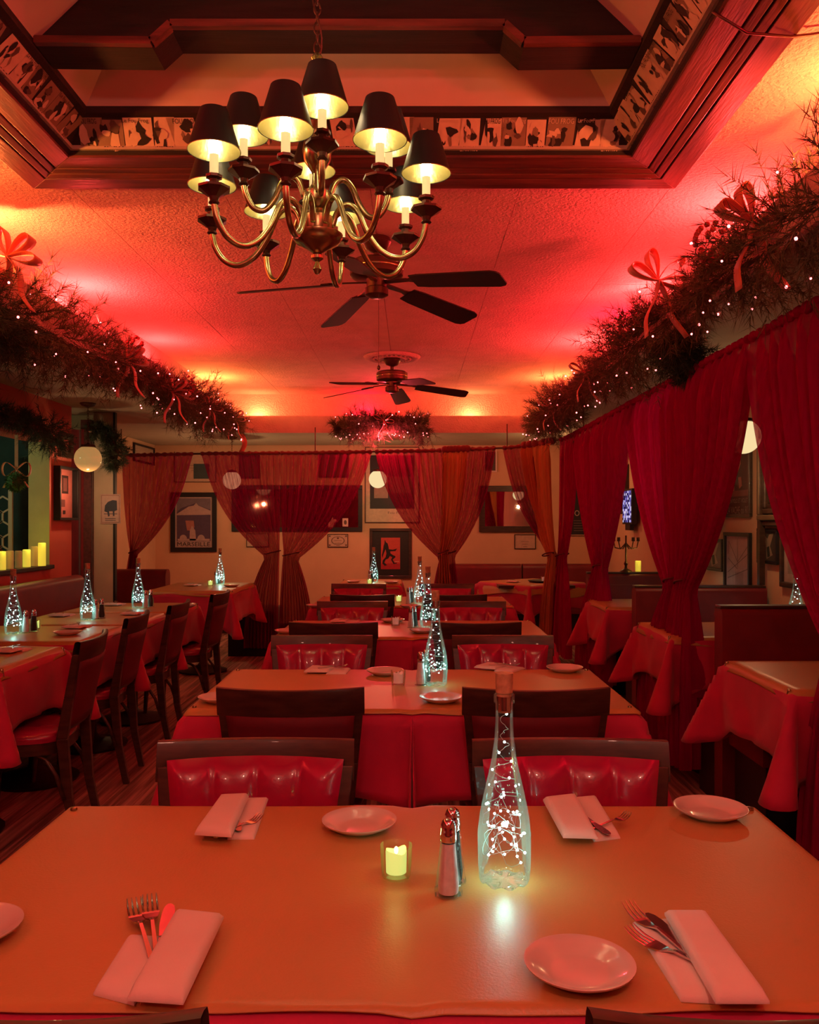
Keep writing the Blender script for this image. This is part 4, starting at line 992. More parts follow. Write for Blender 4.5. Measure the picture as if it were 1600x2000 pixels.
# ------------------------------------------------------------------ curtains and rod
def rod_pt(s_):  # s along path, metres, from the back left to the right near end
    for (p, q) in zip(ROD, ROD[1:]):
        L_ = (q-p).length
        if s_ <= L_: return p.lerp(q, s_/L_)
        s_ -= L_
    return ROD[-1].copy()
ROD = [Vector(p) for p in ((-2.96, 8.42, 2.005), (-2.0, 8.36, 2.02), (-1.0, 8.28, 2.02), (.2, 8.14, 2.03), (.9, 8.0, 2.045), (1.20, 7.85, 2.07), (1.37, 7.55, 2.09), (1.40, 7.1, 2.10), (1.40, 5.0, 2.10), (1.40, 2.2, 2.10))]
rt = thing('curtain_rod', 'thin curtain rod bent round the room at head height', 'curtain rod', (0, 0, 0))
MB().tube(ROD, .009, 10).build('rod', M_bronze, rt, smooth=True)
for x, y in ((-2.9, 8.42), (-.95, 8.28), (.9, 8.0), (1.40, 6.9), (1.40, 4.4), (1.40, 2.4)):
    z = min(rod_pt(s__*.05).z for s__ in range(1))+.02; MB().tube([(x, y, 2.04), (x, y, ZS)], .005, 8).build('hanger', M_bronze, rt)
def rod_s(xpix):
    best = min(range(2400), key=lambda i: abs(VX+FPX*rod_pt(i*.005).x/rod_pt(i*.005).y-xpix)); return best*.005
def curtain(x0, x1, tie, bot, label, mtl=S_red, nf=9, sag=0, tz=None, zb=.10, wt=.07, wb=.3, off=0.0, amp=.035, band=True, ruffle=False, seed=1, tied=True):
    """x0,x1: picture columns of the top corners; tie: (column, z); bot: column of the foot"""
    rn = random.Random(seed); s0, s1 = rod_s(x0), rod_s(x1); ph = rn.random()*6
    st = rod_s(tie[0]); sb = rod_s(bot); z_t = tie[1]; nu, nv = nf*14, 54
    def side(s_):
        a, b = rod_pt(max(0, s_-.05)), rod_pt(s_+.05); d = (b-a); d.z = 0; d.normalize(); return Vector((d.y, -d.x, 0))
    lo, hi = min(s0, s1), max(s0, s1)
    def P_(u, v):
        su = lo+(hi-lo)*u; top = rod_pt(su); zt = top.z
        fo = math.sin(u*nf*2*PI+ph+.8*math.sin(u*7)); fo2 = math.sin(u*nf*2*PI*2.3+ph*2)
        if v < .62:
            k = v/.62; stt = st+(u-.5)*wt; f = (.42*k+.58*k**3.2)
            f_u = f
            s_ = su*(1-f_u)+stt*f_u; far = abs(su-stt)
            z = zt+(z_t-zt)*k - sag*far*math.sin(PI*k)*.0 - .10*far*(k**4)*(1 if far > .35 else .3)
            am = amp*(.35+.65*min(1, k*6))*(1-.45*k)
        else:
            k = (v-.62)/.38; e = 1-(1-k)**2.2; stt = st+(u-.5)*wt; sbb = sb+(u-.5)*wb; s_ = stt*(1-e)+sbb*e
            far = abs(su-stt); zj = z_t-.10*far*(1 if far > .35 else .3)
            z = zj*(1-k)+zb*k; am = amp*(.55+.9*e)
        p = rod_pt(max(0, s_)); nrm = side(max(.06, s_)); q = p+nrm*((fo*.8+fo2*.25)*am+off)
        if s_ > 11.5: q.y -= 0
        over = s_-TOT
        if over > 0: q.y -= over
        q.z = z
        if v < .02 : q = Vector((top.x, top.y, zt+.012))+nrm*(off*.3)
        return q
    m = MB().grid(P_, nu, nv)
    c_ = P_(.5, .62); t = thing('curtain', label, 'curtain', (c_.x, c_.y, zb), 0, 'tied-back curtains')
    m.v = [(a-c_.x, b-c_.y, z-zb) for a, b, z in m.v]
    m.build('drape', mtl, t, smooth=True, fix=False)
    # gathered sleeve on the rod
    n = max(6, int((hi-lo)/.02)); pts = [rod_pt(lo+(hi-lo)*i/n)-Vector((c_.x, c_.y, zb)) for i in range(n+1)]
    MB().tube(pts, [.016+.006*math.sin(i*1.9)+.004*rn.random() for i in range(n+1)], 9).build('rod_sleeve', mtl if mtl is S_redR else M_velvet, t, smooth=True)
    if ruffle:
        q = MB(); 
        for i in range(7):
            p_ = rod_pt(lo+(hi-lo)*(i+.5)/7)-Vector((c_.x, c_.y, zb)); q.sphere(p_+Vector((rn.uniform(-.01, .01), -.02, .004)), .036, 10, 7, sc=(1.1, .8, 1))
        q.build('gathered_heading', M_velvet, t, smooth=True)
    if band and tied:
        pb = [P_(i/12, .62) for i in range(13)]; cc = sum(pb, Vector())/13; nrm = side(max(.06, st)); d = Vector((-nrm.y, nrm.x, 0)); ra = wt*.5+.012
        pts = [cc+d*ra*math.cos(a)+nrm*(.05*math.sin(a)+off)+Vector((0, 0, .010+.018*math.cos(a)))-Vector((c_.x, c_.y, zb)) for a in [2*PI*i/20 for i in range(21)]]
        MB().tube(pts, .006, 6).build('tie_cord', M_redf, t, smooth=True)
    return t
TOT = sum((b-a).length for a, b in zip(ROD, ROD[1:]))
curtain(240, 378, (260, 1.06), 262, 'sheer red curtain swept left in front of the harbour poster', seed=1, wt=.06, wb=.24)
curtain(392, 547, (532, 1.06), 510, 'sheer red curtain left of the thin middle gap, swept right', seed=2, nf=10, wt=.14, wb=.34)
curtain(548, 728, (568, 1.05), 580, 'sheer red curtain right of the thin middle gap, swept left', seed=3, nf=11, wt=.14, wb=.34)
curtain(733, 868, (868, 1.05), 858, 'sheer red curtain to the right of the small back globe, swept right', seed=4, nf=9, wt=.09, wb=.20)
curtain(866, 914, (868, 1.05), 872, 'orange gold drape with gathered heading left of the back mirror', S_gold, nf=5, seed=5, wt=.08, wb=.16, off=.045, ruffle=True)
curtain(906, 968, (880, 1.05), 884, 'red curtain beside the orange gold drape, swept left past the mirror', nf=6, seed=6, wt=.08, wb=.14)
curtain(982, 1040, (1082, 1.05), 1078, 'sheer red curtain with see-through edge over the back mirror, swept right', nf=6, seed=7, wt=.08, wb=.14)
curtain(1020, 1082, (1086, 1.05), 1076, 'orange gold drape at the back corner of the curtain rod', S_gold, nf=5, seed=8, wt=.08, wb=.14, off=.045, ruffle=True)
curtain(1094, 1130, (1098, 1.05), 1092, 'narrow red curtain just right of the corner gold drape', S_redR, nf=6, seed=9, wt=.12, wb=.5, zb=.14)
curtain(1122, 1226, (1172, 1.04), 1160, 'red voile curtain gathered at the waist in front of the candelabra', S_redR, nf=8, seed=10, wt=.20, wb=.75, amp=.07, zb=.14)
curtain(1226, 1330, (1316, 1.06), 1284, 'left half of the large tied red curtain pair on the right', S_redR, nf=7, seed=11, wt=.16, wb=.35, amp=.07)
curtain(1328, 1466, (1338, 1.06), 1332, 'right half of the large tied red curtain pair on the right', S_redR, nf=8, seed=12, wt=.16, wb=.35, amp=.07)
curtain(1470, 1700, (1650, .98), 1650, 'dark red voile curtain cut off by the right edge of the picture', S_redR, nf=8, seed=13, wt=.14, wb=.42, amp=.055, zb=.06)
# maroon drape and patterned strip on the far left
t = thing('velvet_drape', 'heavy maroon velvet drape hanging straight left of the white pillar', 'curtain', (-2.84, 7.1, 0))
MB().grid(lambda u, v: (-.10+.26*u, .03*math.sin(u*16+.5*math.sin(v*3)), .12+2.0*v), 60, 8).build('drape', M_velvet, t, smooth=True, fix=False)
t = tag(MB().bx(-2.78, -2.69, 7.08, 7.14, 0, 2.2).build('patterned_panel', mat('brocade', (.16, .05, .05), .7, col2=(.09, .03, .035), vscale=40), bevel=.003), 'narrow dark brocade strip between drape and pillar', 'panel')

# ------------------------------------------------------------------ pictures
WALLS = {'back': (lambda a, b: Vector((a, YB, b)), 0), 'right': (lambda a, b: Vector((XR, a, b)), -PI/2), 'left': (lambda a, b: Vector((XL, a, b)), PI/2), 'alcove': (lambda a, b: Vector((-3.1, a, b)), PI/2)}
def frame(name, wall, c, w_, h_, label, cat='picture', fw=.03, fd=.025, fm=M_black, backc=(.55, .42, .3), mat_w=0, matc=(.7, .55, .42), group='framed pictures', glass=False, tilt=0):
    f, rz = WALLS[wall]; loc = f(*c); t = thing(name, label, cat, loc, rz, group)
    for a in ((-w_/2, w_/2, h_/2-fw, h_/2), (-w_/2, w_/2, -h_/2, -h_/2+fw), (-w_/2, -w_/2+fw, -h_/2+fw, h_/2-fw), (w_/2-fw, w_/2, -h_/2+fw, h_/2-fw)):
        MB().bx(a[0], a[1], -fd, -.002, a[2], a[3]).build('frame_side', fm, t, bevel=min(.003, fw*.2))
    art = MB(); iw, ih = w_/2-fw, h_/2-fw; mats = [fc(*backc), fc(*matc)]
    art.bx(-iw, iw, -.008, -.002, -ih, ih, 1 if mat_w else 0)
    if mat_w: art.bx(-iw+mat_w, iw-mat_w, -.0092, -.0075, -ih+mat_w, ih-mat_w, 0)
    return t, art, mats, iw-mat_w, ih-mat_w
def fin(t, art, mats, gl=False):
    art.build('print', mats, t, fix=False)
    return t
def poly2(art, pts, y, mi): art.poly([(a, y, b) for a, b in pts], mi)
def bk(x, y): v = px(x, y, YB-.02); return (v.x, v.z)
def sz(wp, hp, D=YB): return wp/FPX*D, hp/FPX*D
# harbour poster
w_, h_ = sz(90, 116); t, a, ms, iw, ih = frame('framed_poster', 'back', bk(378, 1020), w_, h_, 'thick black framed harbour travel poster lettered MARSEILLE', fw=.055, backc=(.20, .17, .22))
ms += [fc(.50, .38, .36), fc(.10, .07, .13), fc(.45, .20, .17), fc(.02, .015, .02)]
a.bx(-iw, iw, -.010, -.007, -ih, ih, 2); a.bx(-iw+.02, iw-.02, -.0115, -.009, -ih+.075, ih-.015, 3)
poly2(a, [(-iw+.02, .12), (-iw+.07, .17), (-.02, .215), (.03, .235), (.07, .20), (iw-.02, .15), (iw-.02, ih-.015), (-iw+.02, ih-.015)], -.0120, 0)
poly2(a, [(-iw+.02, .10), (-.06, .19), (.0, .20), (.03, .235), (.06, .20), (iw-.02, .14), (iw-.02, .09), (-iw+.02, .085)], -.0125, 2)
poly2(a, [(-.10, .02), (.0, .02), (.01, -.06), (-.02, -.10), (-.08, -.10)], -.0130, 4)
poly2(a, [(-.05, -.22), (-.045, -.10), (-.02, -.04), (.02, -.10), (.03, -.22)], -.0135, 2)
for sx in (-.125, .09): poly2(a, [(sx-.045+.045-.045*math.cos(i*PI/8), -.20+.05*math.sin(i*PI/8)) for i in range(9)], -.0135, 2)
a.bx(-iw+.03, iw-.03, -.0135, -.012, -.225, -.20, 2)
add_text(a, 'MARSEILLE', -iw+.025, -ih+.014, 2*iw-.05, .05, -.0125, 5); fin(t, a, ms)
# long shadow-box mirror
w_, h_ = sz(255, 90); t, a, ms, iw, ih = frame('wall_mirror', 'back', bk(580, 993), w_, h_, 'long dark framed mirror behind the middle curtains', 'mirror', fw=.05, backc=(.05, .02, .02))
ms += [mat('mirror_dark', (.35, .28, .26), .06, metal=1), fc(.75, .5, .45), fc(.12, .08, .06)]
a.bx(-iw, iw, -.010, -.008, -ih, ih, 2); a.bx(iw-.19, iw-.12, -.013, -.01, -ih+.01, -ih+.11, 3)
poly2(a, [(iw-.155+.018*math.cos(i*PI/6), -ih+.06+.028*math.sin(i*PI/6)) for i in range(12)], -.0135, 4)
poly2(a, [(iw-.36, -ih+.0), (iw-.30, -ih), (iw-.29, -ih+.06), (iw-.25, -ih+.07), (iw-.27, -ih+.1), (iw-.30, -ih+.10), (iw-.31, -ih+.13), (iw-.33, -ih+.08), (iw-.36, -ih+.05)], -.0135, 3); fin(t, a, ms)
for cx, cy, wp, hp, l, fw_ in ((381, 909, 82, 66, 'thin framed print with a white mat above the harbour poster', .008), (660, 1056, 40, 26, 'small certificate with oval ornament left of the red poster', .008),
                         (503, 1055, 44, 27, 'small thin framed certificate under the long mirror at its left', .008), (1026, 1058, 42, 29, 'small framed certificate under the back mirror', .010)):
    w_, h_ = sz(wp, hp); t, a, ms, iw, ih = frame('framed_print', 'back', bk(cx, cy), w_, h_, l, fw=fw_, fd=.015, fm=M_chair, backc=(.62, .45, .33)); ms += [fc(.12, .07, .05), fc(.05, .09, .10)]
    if cx == 381:
        a.bx(-.02, .17, -.0098, -.008, -.16, .02, 3)
    elif cx == 660:
        for i in range(20):
            p0, p1 = 2*PI*i/20, 2*PI*(i+1)/20; q = lambda r_, an: (iw*r_*math.cos(an), ih*r_*math.sin(an))
            poly2(a, [q(.62, p0), q(.62, p1), q(.70, p1), q(.70, p0)], -.0095, 2)
        for sx in (-1, 1):
            for s2 in (-1, 1): poly2(a, [(sx*iw*.85+.012*math.cos(k*PI/3), s2*ih*.75+.010*math.sin(k*PI/3)) for k in range(6)], -.0095, 2)
        poly2(a, [(.014*math.cos(k*PI/3), ih*.4+.010*math.sin(k*PI/3)) for k in range(6)], -.0096, 2)
    for i in range(3): a.bx(-iw*(.4-.1*i), iw*(.4-.1*i), -.0095, -.008, -.03*i-.002, -.03*i+.002, 2)
    fin(t, a, ms)
# white matted picture
w_, h_ = sz(106, 148); t, a, ms, iw, ih = frame('framed_picture', 'back', bk(766, 947), w_, h_, 'large white matted dark picture behind the small back globe', fw=.010, fm=M_chair, backc=(.66, .50, .36)); ms += [fc(.02, .02, .025), fc(.35, .25, .2), fc(.18, .12, .1)]
a.bx(-iw+.05, iw-.05, -.010, -.008, -ih+.16, ih-.09, 2); a.bx(-iw+.10, -.05, -.0115, -.01, -.16, .12, 3); a.bx(-.03, iw-.08, -.0115, -.01, -.10, .10, 4); a.bx(-iw+.13, -.08, -.0125, -.011, -.02, .08, 4)
add_text(a, 'Fou Frog', -.05, -ih+.09, .20, .035, -.010, 4); fin(t, a, ms)
# red poster
w_, h_ = sz(82, 98); t, a, ms, iw, ih = frame('framed_poster', 'back', bk(763, 1081), w_, h_, 'black framed red poster with a dark running figure', fw=.035, fm=M_chair, backc=(.014, .014, .014)); ms += [fc(.58, .07, .05), fc(.006, .005, .006), fc(.45, .02, .03)]
a.bx(-.115, .115, -.0105, -.008, -.19, .19, 2); a.bx(-.112, .112, -.0110, -.009, -.19, -.12, 4)
fig = [(-.07, .17), (-.055, .135), (-.035, .12), (-.025, .08), (-.02, .05), (.03, .045), (.08, .06), (.06, .03), (-.005, .025), (.0, .0), (.03, -.02), (.055, -.03), (.06, -.045), (.025, -.075), (.05, -.115), (.075, -.11), (.075, -.122), (.035, -.128), (.005, -.075), (.02, -.045), (-.01, -.03), (-.025, -.06), (-.06, -.075), (-.075, -.11), (-.055, -.13), (-.04, -.14), (-.07, -.15), (-.10, -.12), (-.095, -.085), (-.06, -.045), (-.05, .0), (-.06, .05), (-.085, -.01), (-.098, -.06), (-.105, -.02), (-.09, .05), (-.085, .09), (-.075, .12)]
poly2(a, fig, -.0120, 3); a.bx(.05, .10, -.0122, -.0115, -.10, -.094, 1); fin(t, a, ms)
# narrow high frames whose bottoms or tops show at the rod
for cx, cy, wp, hp, l in ((652, 908, 58, 50, 'dark frame showing above the rod over the long mirror'), (487, 912, 40, 46, 'dark frame above the rod behind the left middle curtain'), (958, 898, 26, 48, 'pale frame beside the gap in the curtains above the back mirror')):
    w_, h_ = sz(wp, hp); t, a, ms, iw, ih = frame('framed_print', 'back', bk(cx, cy), w_, h_, l, fw=.018, fm=M_black if cx < 900 else M_napk, backc=(.1, .06, .05)); fin(t, a, ms)
# back mirror
w_, h_ = sz(128, 90); t, a, ms, iw, ih = frame('wall_mirror', 'back', bk(1000, 994), w_, h_, 'wide dark framed mirror above the back banquette reflecting the room', 'mirror', fw=.07, fd=.04, fm=M_chair)
a = MB().bx(-iw, iw, -.012, -.006, -ih, ih); a.build('mirror_glass', mat('mirror', (.85, .8, .75), .02, metal=1, var=.01), t)
# OUL poster
w_, h_ = sz(60, 112); t, a, ms, iw, ih = frame('framed_poster', 'back', bk(1139, 990), w_, h_, 'dark film poster with big pale letters between the right curtains', fw=.012, fm=M_steel, backc=(.02, .02, .03)); ms += [fc(.62, .5, .42), fc(.30, .10, .07), fc(.2, .15, .13)]
add_text(a, 'IN', -.05, .06, .06, .045, -.0095, 2); add_text(a, 'OUL', -.10, -.11, .16, .07, -.0095, 2); poly2(a, [(-.08, .30), (.02, .32), (.05, .20), (0, .12), (-.06, .14)], -.0095, 3)
for i in range(5): a.bx(-.11, .12, -.0095, -.009, -.17-.03*i, -.163-.03*i, 4)
fin(t, a, ms)
def rw(x, y):
    D = XR*FPX/(x-VX); return (D, EYE-(y-VY)/FPX*D)
def rbox(x0, x1, y0, y1):
    D0, D1 = XR*FPX/(x0-VX), XR*FPX/(x1-VX); Dm = (D0+D1)/2; z1, z0 = EYE-(y0-VY)/FPX*Dm, EYE-(y1-VY)/FPX*Dm
    return (Dm, (z0+z1)/2), abs(D0-D1), z1-z0
c_, w_, h_ = rbox(1420, 1471, 872, 1010); t, a, ms, iw, ih = frame('framed_poster', 'right', c_, w_, h_, 'dark red framed poster lettered VACHE qui RIT on the right wall', fw=.022, fm=M_chair, backc=(.10, .035, .03)); ms += [fc(.55, .18, .13), fc(.42, .30, .24), fc(.25, .08, .06)]
for pts in ([(-.12, .22), (.02, .24), (.05, .12), (-.02, .05), (-.12, .08)], [(-.15, .02), (-.06, .04), (-.07, -.08), (-.13, -.10)], [(.0, .03), (.06, .03), (.07, -.03), (.02, -.05)]): poly2(a, pts, -.0095, 2)
a.bx(-.17, .17, -.0098, -.009, -.10, -.06, 4); add_text(a, 'EN POLO ET VIOLET', -iw+.06, -.145, 2*iw-.1, .03, -.0105, 3); add_text(a, 'LA VACHE qui RIT', -iw+.01, -.235, 2*iw-.02, .065, -.0105, 3); fin(t, a, ms)
c_, w_, h_ = rbox(1419, 1470, 1040, 1155); t, a, ms, iw, ih = frame('framed_drawing', 'right', c_, w_, h_, 'tall framed line drawing of a street below the dark red poster', fw=.025, fm=M_black, backc=(.50, .30, .28)); ms += [fc(.16, .08, .08)]
def ln(a, p, q, w2=.0025): d = Vector((q[0]-p[0], q[1]-p[1])).normalized(); n_ = Vector((-d.y, d.x))*w2; poly2(a, [(p[0]-n_.x, p[1]-n_.y), (q[0]-n_.x, q[1]-n_.y), (q[0]+n_.x, q[1]+n_.y), (p[0]+n_.x, p[1]+n_.y)], -.0095, 2)
for p, q in (((-.16, .14), (0, .0)), ((0, 0), (.19, .12)), ((-.18, -.08), (.18, .06)), ((-.16, .14), (-.17, .05)), ((.0, .16), (0, -.04)), ((-.18, -.12), (.18, -.04)), ((-.17, .02), (0, -.05))): ln(a, p, q)
for i in range(7): ln(a, (-.03+.02*i, -.07), (-.03+.02*i, -.2))
fin(t, a, ms)
for x0, x1, y0, y1, l, bcol, acol in ((1378, 1416, 1052, 1114, 'dark framed picture seen through the partition beside the big curtain', (.16, .10, .09), (.4, .25, .18)), (1485, 1524, 1032, 1101, 'black framed photograph of trees on the right wall', (.05, .035, .03), (.28, .2, .14)),
                     (1485, 1499, 921, 980, 'small black frame beside the huge moulded frame', (.03, .03, .03), (.06, .05, .05))):
    c_, w_, h_ = rbox(x0, x1, y0, y1); t, a, ms, iw, ih = frame('framed_photograph', 'right', c_, w_, h_, l, fw=.02, backc=bcol); ms += [fc(*acol), fc(.01, .01, .01)]
    poly2(a, [(-iw*.6, ih*.9), (-iw*.1, ih*.5), (iw*.1, ih*.8), (iw*.6, ih*.9), (iw*.2, 0), (iw*.5, -ih*.6), (-iw*.2, -ih*.9), (-iw*.3, 0)], -.0095, 2); poly2(a, [(-iw*.2, -ih*.1), (iw*.1, 0), (iw*.2, -ih*.7), (-iw*.1, -ih*.8)], -.0100, 3); fin(t, a, ms)
c_, w_, h_ = rbox(1530, 1612, 1042, 1152); t, a, ms, iw, ih = frame('framed_picture', 'right', c_, w_, h_, 'grey framed picture of an old building at the far right', fw=.032, fm=M_chair, mat_w=.05, matc=(.42, .30, .26), backc=(.30, .21, .18)); ms += [fc(.08, .05, .05), fc(.18, .12, .1)]
poly2(a, [(-iw*.8, -ih*.3), (-iw*.8, ih*.1), (-iw*.3, ih*.35), (iw*.1, ih*.6), (iw*.4, ih*.3), (iw*.7, ih*.5), (iw*.7, -ih*.3)], -.0100, 2)
for i in range(5): a.bx(-iw*.7+i*.05, -iw*.7+i*.05+.02, -.0108, -.009, -ih*.2, 0, 3)
fin(t, a, ms)
c_, w_, h_ = rbox(1494, 1640, 730, 1028); t = thing('ornate_frame', 'huge dark moulded frame half hidden by the right curtain', 'picture', (XR, c_[0], c_[1]), -PI/2, 'framed pictures')
for k, (o_, d_, m_) in enumerate(((0, .05, M_chair), (.035, .07, mat('gilt_dark', (.14, .09, .045), .45, metal=.4)), (.075, .05, M_chair), (.105, .03, M_bronze))):
    a0, b0 = w_/2-o_, h_/2-o_; wd = .035
    for q in ((-a0, a0, b0-wd, b0), (-a0, a0, -b0, -b0+wd), (-a0, -a0+wd, -b0+wd, b0-wd), (a0-wd, a0, -b0+wd, b0-wd)): MB().bx(q[0], q[1], -d_, 0, q[2], q[3]).build('moulding', m_, t, bevel=.008)
MB().bx(-w_/2+.14, w_/2-.14, -.015, 0, -h_/2+.14, h_/2-.14).build('print', fc(.05, .035, .03), t)
c_, w_, h_ = rbox(1218, 1229, 908, 1004); t, a, ms, iw, ih = frame('framed_picture', 'right', c_, w_, h_, 'dark framed picture in the far right corner above the candelabra', fw=.05, fd=.04, fm=M_chair, backc=(.3, .17, .1)); fin(t, a, ms)
def screen(x0, x1, y0, y1, label, cols, seed):
    c_, w_, h_ = rbox(x0, x1, y0, y1); t = thing('television', label, 'screen', (XR-.06, c_[0], c_[1]), -PI/2)
    MB().bx(-w_/2, w_/2, -.025, .025, -h_/2, h_/2).build('casing', M_black, t, bevel=.004); MB().bx(-w_/4, w_/4, -.02, .02, -h_/2-.06, -h_/2).build('foot', M_black, t, bevel=.004)
    m = MB(); rn = random.Random(seed); nx, nz = 10, 14
    for i in range(nx):
        for j in range(nz):
            a0 = -w_/2+.02+(w_-.04)*i/nx; b0 = -h_/2+.02+(h_-.04)*j/nz; m.poly([(a0, -.0262, b0), (a0+(w_-.04)/nx, -.0262, b0), (a0+(w_-.04)/nx, -.0262, b0+(h_-.04)/nz), (a0, -.0262, b0+(h_-.04)/nz)], rn.randrange(len(cols)))
    m.build('picture', [emis('screen_light', c, s_) for c, s_ in cols], t, fix=False)
screen(1232, 1251, 955, 1024, 'lit television with a violet speckled picture in the far corner', [((.3, .25, .8), .8), ((.8, .7, 1), .9), ((.05, .03, .15), .4), ((.15, .1, .4), .6)], 4)
screen(1398, 1416, 945, 1022, 'blue glowing television behind the big curtain pair', [((.02, .12, 1), 1.3), ((.01, .06, .7), 1.0), ((.05, .35, 1), 1.2)], 5)
# left wall frames
def lw(x0, x1, y0, y1, X=XL):
    D0, D1 = X*FPX/(x0-VX), X*FPX/(x1-VX); Dm = (D0+D1)/2; return (Dm, EYE-((y0+y1)/2-VY)/FPX*Dm), abs(D0-D1), (y1-y0)/FPX*Dm
c_, w_, h_ = lw(104, 141, 912, 1016); t, a, ms, iw, ih = frame('shadow_box_frame', 'left', c_, w_, h_, 'deep dark framed collage with pink mat on the left wall', fw=.02, fd=.055, backc=(.48, .14, .13)); ms += [fc(.03, .015, .015), fc(.15, .05, .05)]
a.bx(-iw*.25, iw*.5, -.0098, -.008, 0, ih*.75, 2); a.bx(-iw*.12, iw*.36, -.0108, -.009, ih*.1, ih*.65, 3); a.bx(-iw*.6, iw*.1, -.0098, -.008, -ih*.55, -ih*.25, 3); a.bx(-iw*.15, iw*.15, -.0098, -.008, -ih*.85, -ih*.7, 2); fin(t, a, ms)
c_, w_, h_ = lw(112, 137, 846, 894); t, a, ms, iw, ih = frame('framed_picture', 'left', c_, w_, h_, 'small dark framed picture just above the pink matted collage', fw=.05, fd=.03, fm=M_chair, backc=(.45, .10, .08)); ms += [fc(.04, .02, .02)]
a.bx(-.012, .006, -.0098, -.008, -.05, .03, 2); fin(t, a, ms)
c_, w_, h_ = lw(259, 299, 870, 905, -3.1); t, a, ms, iw, ih = frame('framed_print', 'alcove', c_, w_, h_, 'thin dark framed print on the alcove side wall', fw=.02, backc=(.5, .38, .28)); fin(t, a, ms)
# hanging card on the pillar
t = tag(MB().bx(-.085, .085, -.003, 0, -.125, .125).build('hanging_card', fc(.62, .45, .42)), 'pale card with a dark animal picture hung on the white pillar', 'sign'); v = px(216, 994, 7.145); t.location = (v.x, 7.145, v.z)
a = MB(); a.bx(-.075, .075, -.0042, -.003, -.115, .115, 0); a.bx(-.072, .072, -.0050, -.004, -.112, .112, 1)
poly2(a, [(-.05, -.02), (-.045, .03), (-.02, .06), (.02, .075), (.055, .07), (.058, -.01), (.035, -.02), (.035, -.06), (.022, -.06), (.02, -.02), (-.01, -.02), (-.005, -.06), (-.02, -.065), (-.025, -.03)], -.0056, 2); a.bx(-.055, .058, -.0054, -.005, -.045, -.040, 2)
for i in range(2): a.bx(-.045, .045, -.0054, -.005, -.085-.014*i, -.080-.014*i, 2)
a.build('print', [fc(.3, .12, .1), fc(.66, .5, .47), fc(.05, .07, .12)], t, fix=False)

# ------------------------------------------------------------------ candles and bits at the left opening
for i, (x, hgt, r_, lit) in enumerate(((3, .125, .028, 1), (19, .125, .026, 0), (36, .120, .024, 0), (52, .125, .027, 1), (66, .145, .027, 0), (82, .17, .027, 1))):
    D = (XL-.02)*FPX/(x-VX) if i < 5 else 6.22; X = XL-.02 if i < 5 else px(x, 1000, D).x
    m = MB().lathe([(0, 0), (r_, 0), (r_, hgt-.004), (r_-.004, hgt), (r_-.007, hgt-.006), (0, hgt-.012)], 20)
    t = tag(m.build('pillar_candle', M_pillL if lit else M_pill, smooth=40), ['glowing', 'plain'][0 if lit else 1]+' pillar candle, number %s from the left on the sill of the wall opening' % ['one', 'two', 'three', 'four', 'five', 'six'][i], 'candle', 'pillar candles on the sill'); t.location = (X, D, oz0+.001)
    if lit: lamp('candle_light', (X+.045, D-.03, oz0+hgt+.03), (1, .85, .12), .22, .01)
t = thing('hexagon_screen', 'white openwork hexagon screen seen through the wall opening', 'screen', (-3.62, 6.45, 0)); m = MB()
for i in range(5):
    for j in range(6):
        cx_, cz_ = .11*i+.055*(j % 2), 1.0+.095*j
        for k in range(6):
            p0, p1 = (PI/6+PI/3*k, PI/6+PI/3*(k+1)); m.bar((cx_+.062*math.cos(p0), 0, cz_+.062*math.sin(p0)), (cx_+.062*math.cos(p1), 0, cz_+.062*math.sin(p1)), .012, .012, up=(0, 1, 0))
m.build('lattice', M_pillar, t); MB().bx(-.09, -.06, -.01, .01, 0, 1.6).bx(.54, .57, -.01, .01, 0, 1.6).build('side_post', M_pillar, t)
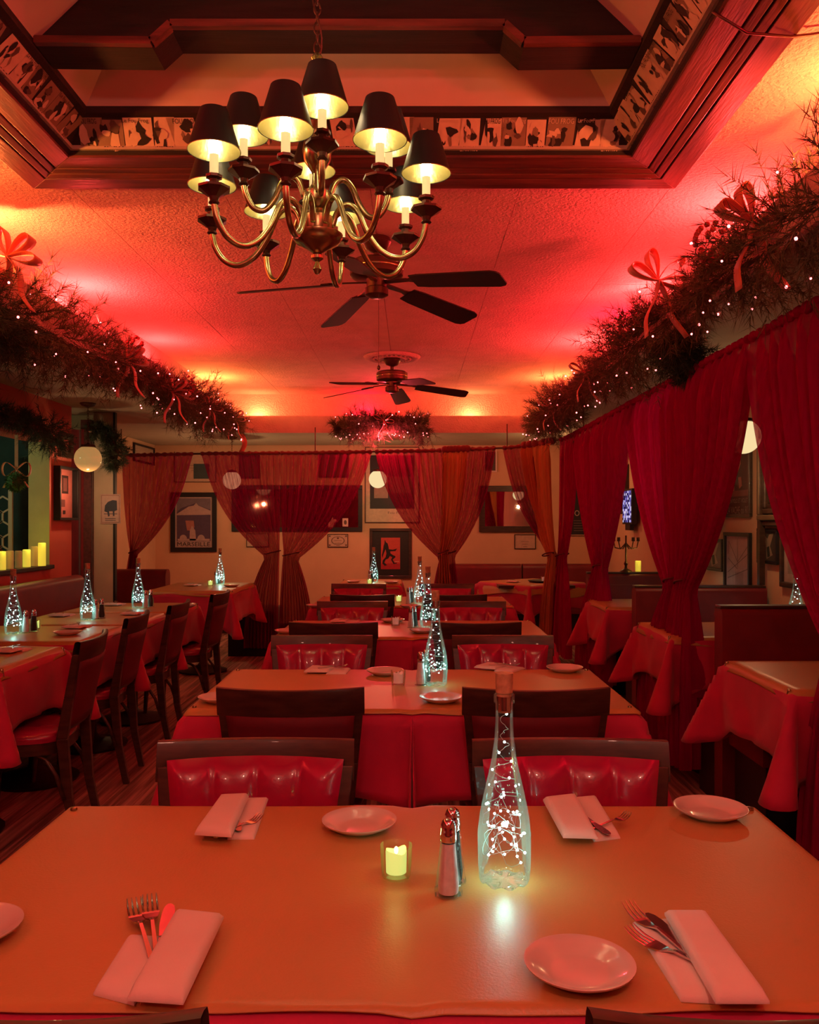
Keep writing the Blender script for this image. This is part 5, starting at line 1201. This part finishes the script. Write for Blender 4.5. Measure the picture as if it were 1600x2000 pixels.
t = tag(MB().bx(-3.40, -3.30, 6.6, 6.66, 1.0, 1.9).build('framed_board', mat('teal_board', (.04, .10, .10), .6), bevel=.006), 'tall dark teal board leaning beyond the wall opening', 'board')
t = thing('service_counter', 'brown wooden counter beyond the wall opening', 'counter', (-3.45, 5.9, 0)); MB().bx(-.35, .3, -1.3, 1.1, .98, 1.03).build('worktop', M_chair, t, bevel=.004); MB().bx(-.3, .25, -1.25, 1.05, 0, .98).build('body', M_dark, t)
t = tag(MB().bx(-.09, .09, -.07, .07, 0, .10).build('wooden_box', mat('box_wood', (.30, .16, .08), .6), bevel=.004), 'small tan wooden box behind the pillar candles', 'box'); t.location = (-3.3, 6.55, 1.031)
# candelabra and candle on the far booth
t = thing('candelabra', 'dark iron candelabra standing on the third booth top', 'candelabra', (1.76, 6.95, .931)); 
MB().lathe([(0, 0), (.055, 0), (.045, .012), (.012, .03), (.010, .05), (.018, .07), (.009, .09), (.008, .20), (.014, .22), (.007, .24), (.007, .30)], 16).build('stem', M_bronze, t, smooth=40)
for s_ in (-1, 1):
    for q in (.05, .09):
        MB().tube([(0, 0, .24), (s_*q*.5, 0, .19), (s_*q, 0, .20), (s_*(q+.01), 0, .25)], .005, 7).lathe([(.003, .25), (.016, .255), (.013, .26), (.013, .285)], 12, (s_*(q+.01), 0, 0)).build('arm', M_bronze, t, smooth=40)
t = tag(MB().lathe([(0, 0), (.022, 0), (.024, .085), (.020, .088), (0, .08)], 18).build('glowing_candle', M_pillL, smooth=40), 'small glowing yellow candle beside the candelabra', 'candle'); t.location = (1.86, 6.95, .935)
lamp('candle_light', (1.86, 6.88, 1.08), (1, .75, .15), .35, .01)
# wire along the ceiling at the upper right
tag(MB().tube([(.80, 2.25, 2.70), (.90, 2.27, 2.655), (1.03, 2.30, 2.662), (1.10, 2.33, 2.685), (1.2, 2.3, 2.688), (1.30, 2.32, 2.68), (1.36, 2.2, 2.60)], .004, 6).build('cable', M_bronze, smooth=True), 'dark red cable stapled across the wooden ceiling trim at the upper right', 'cable')
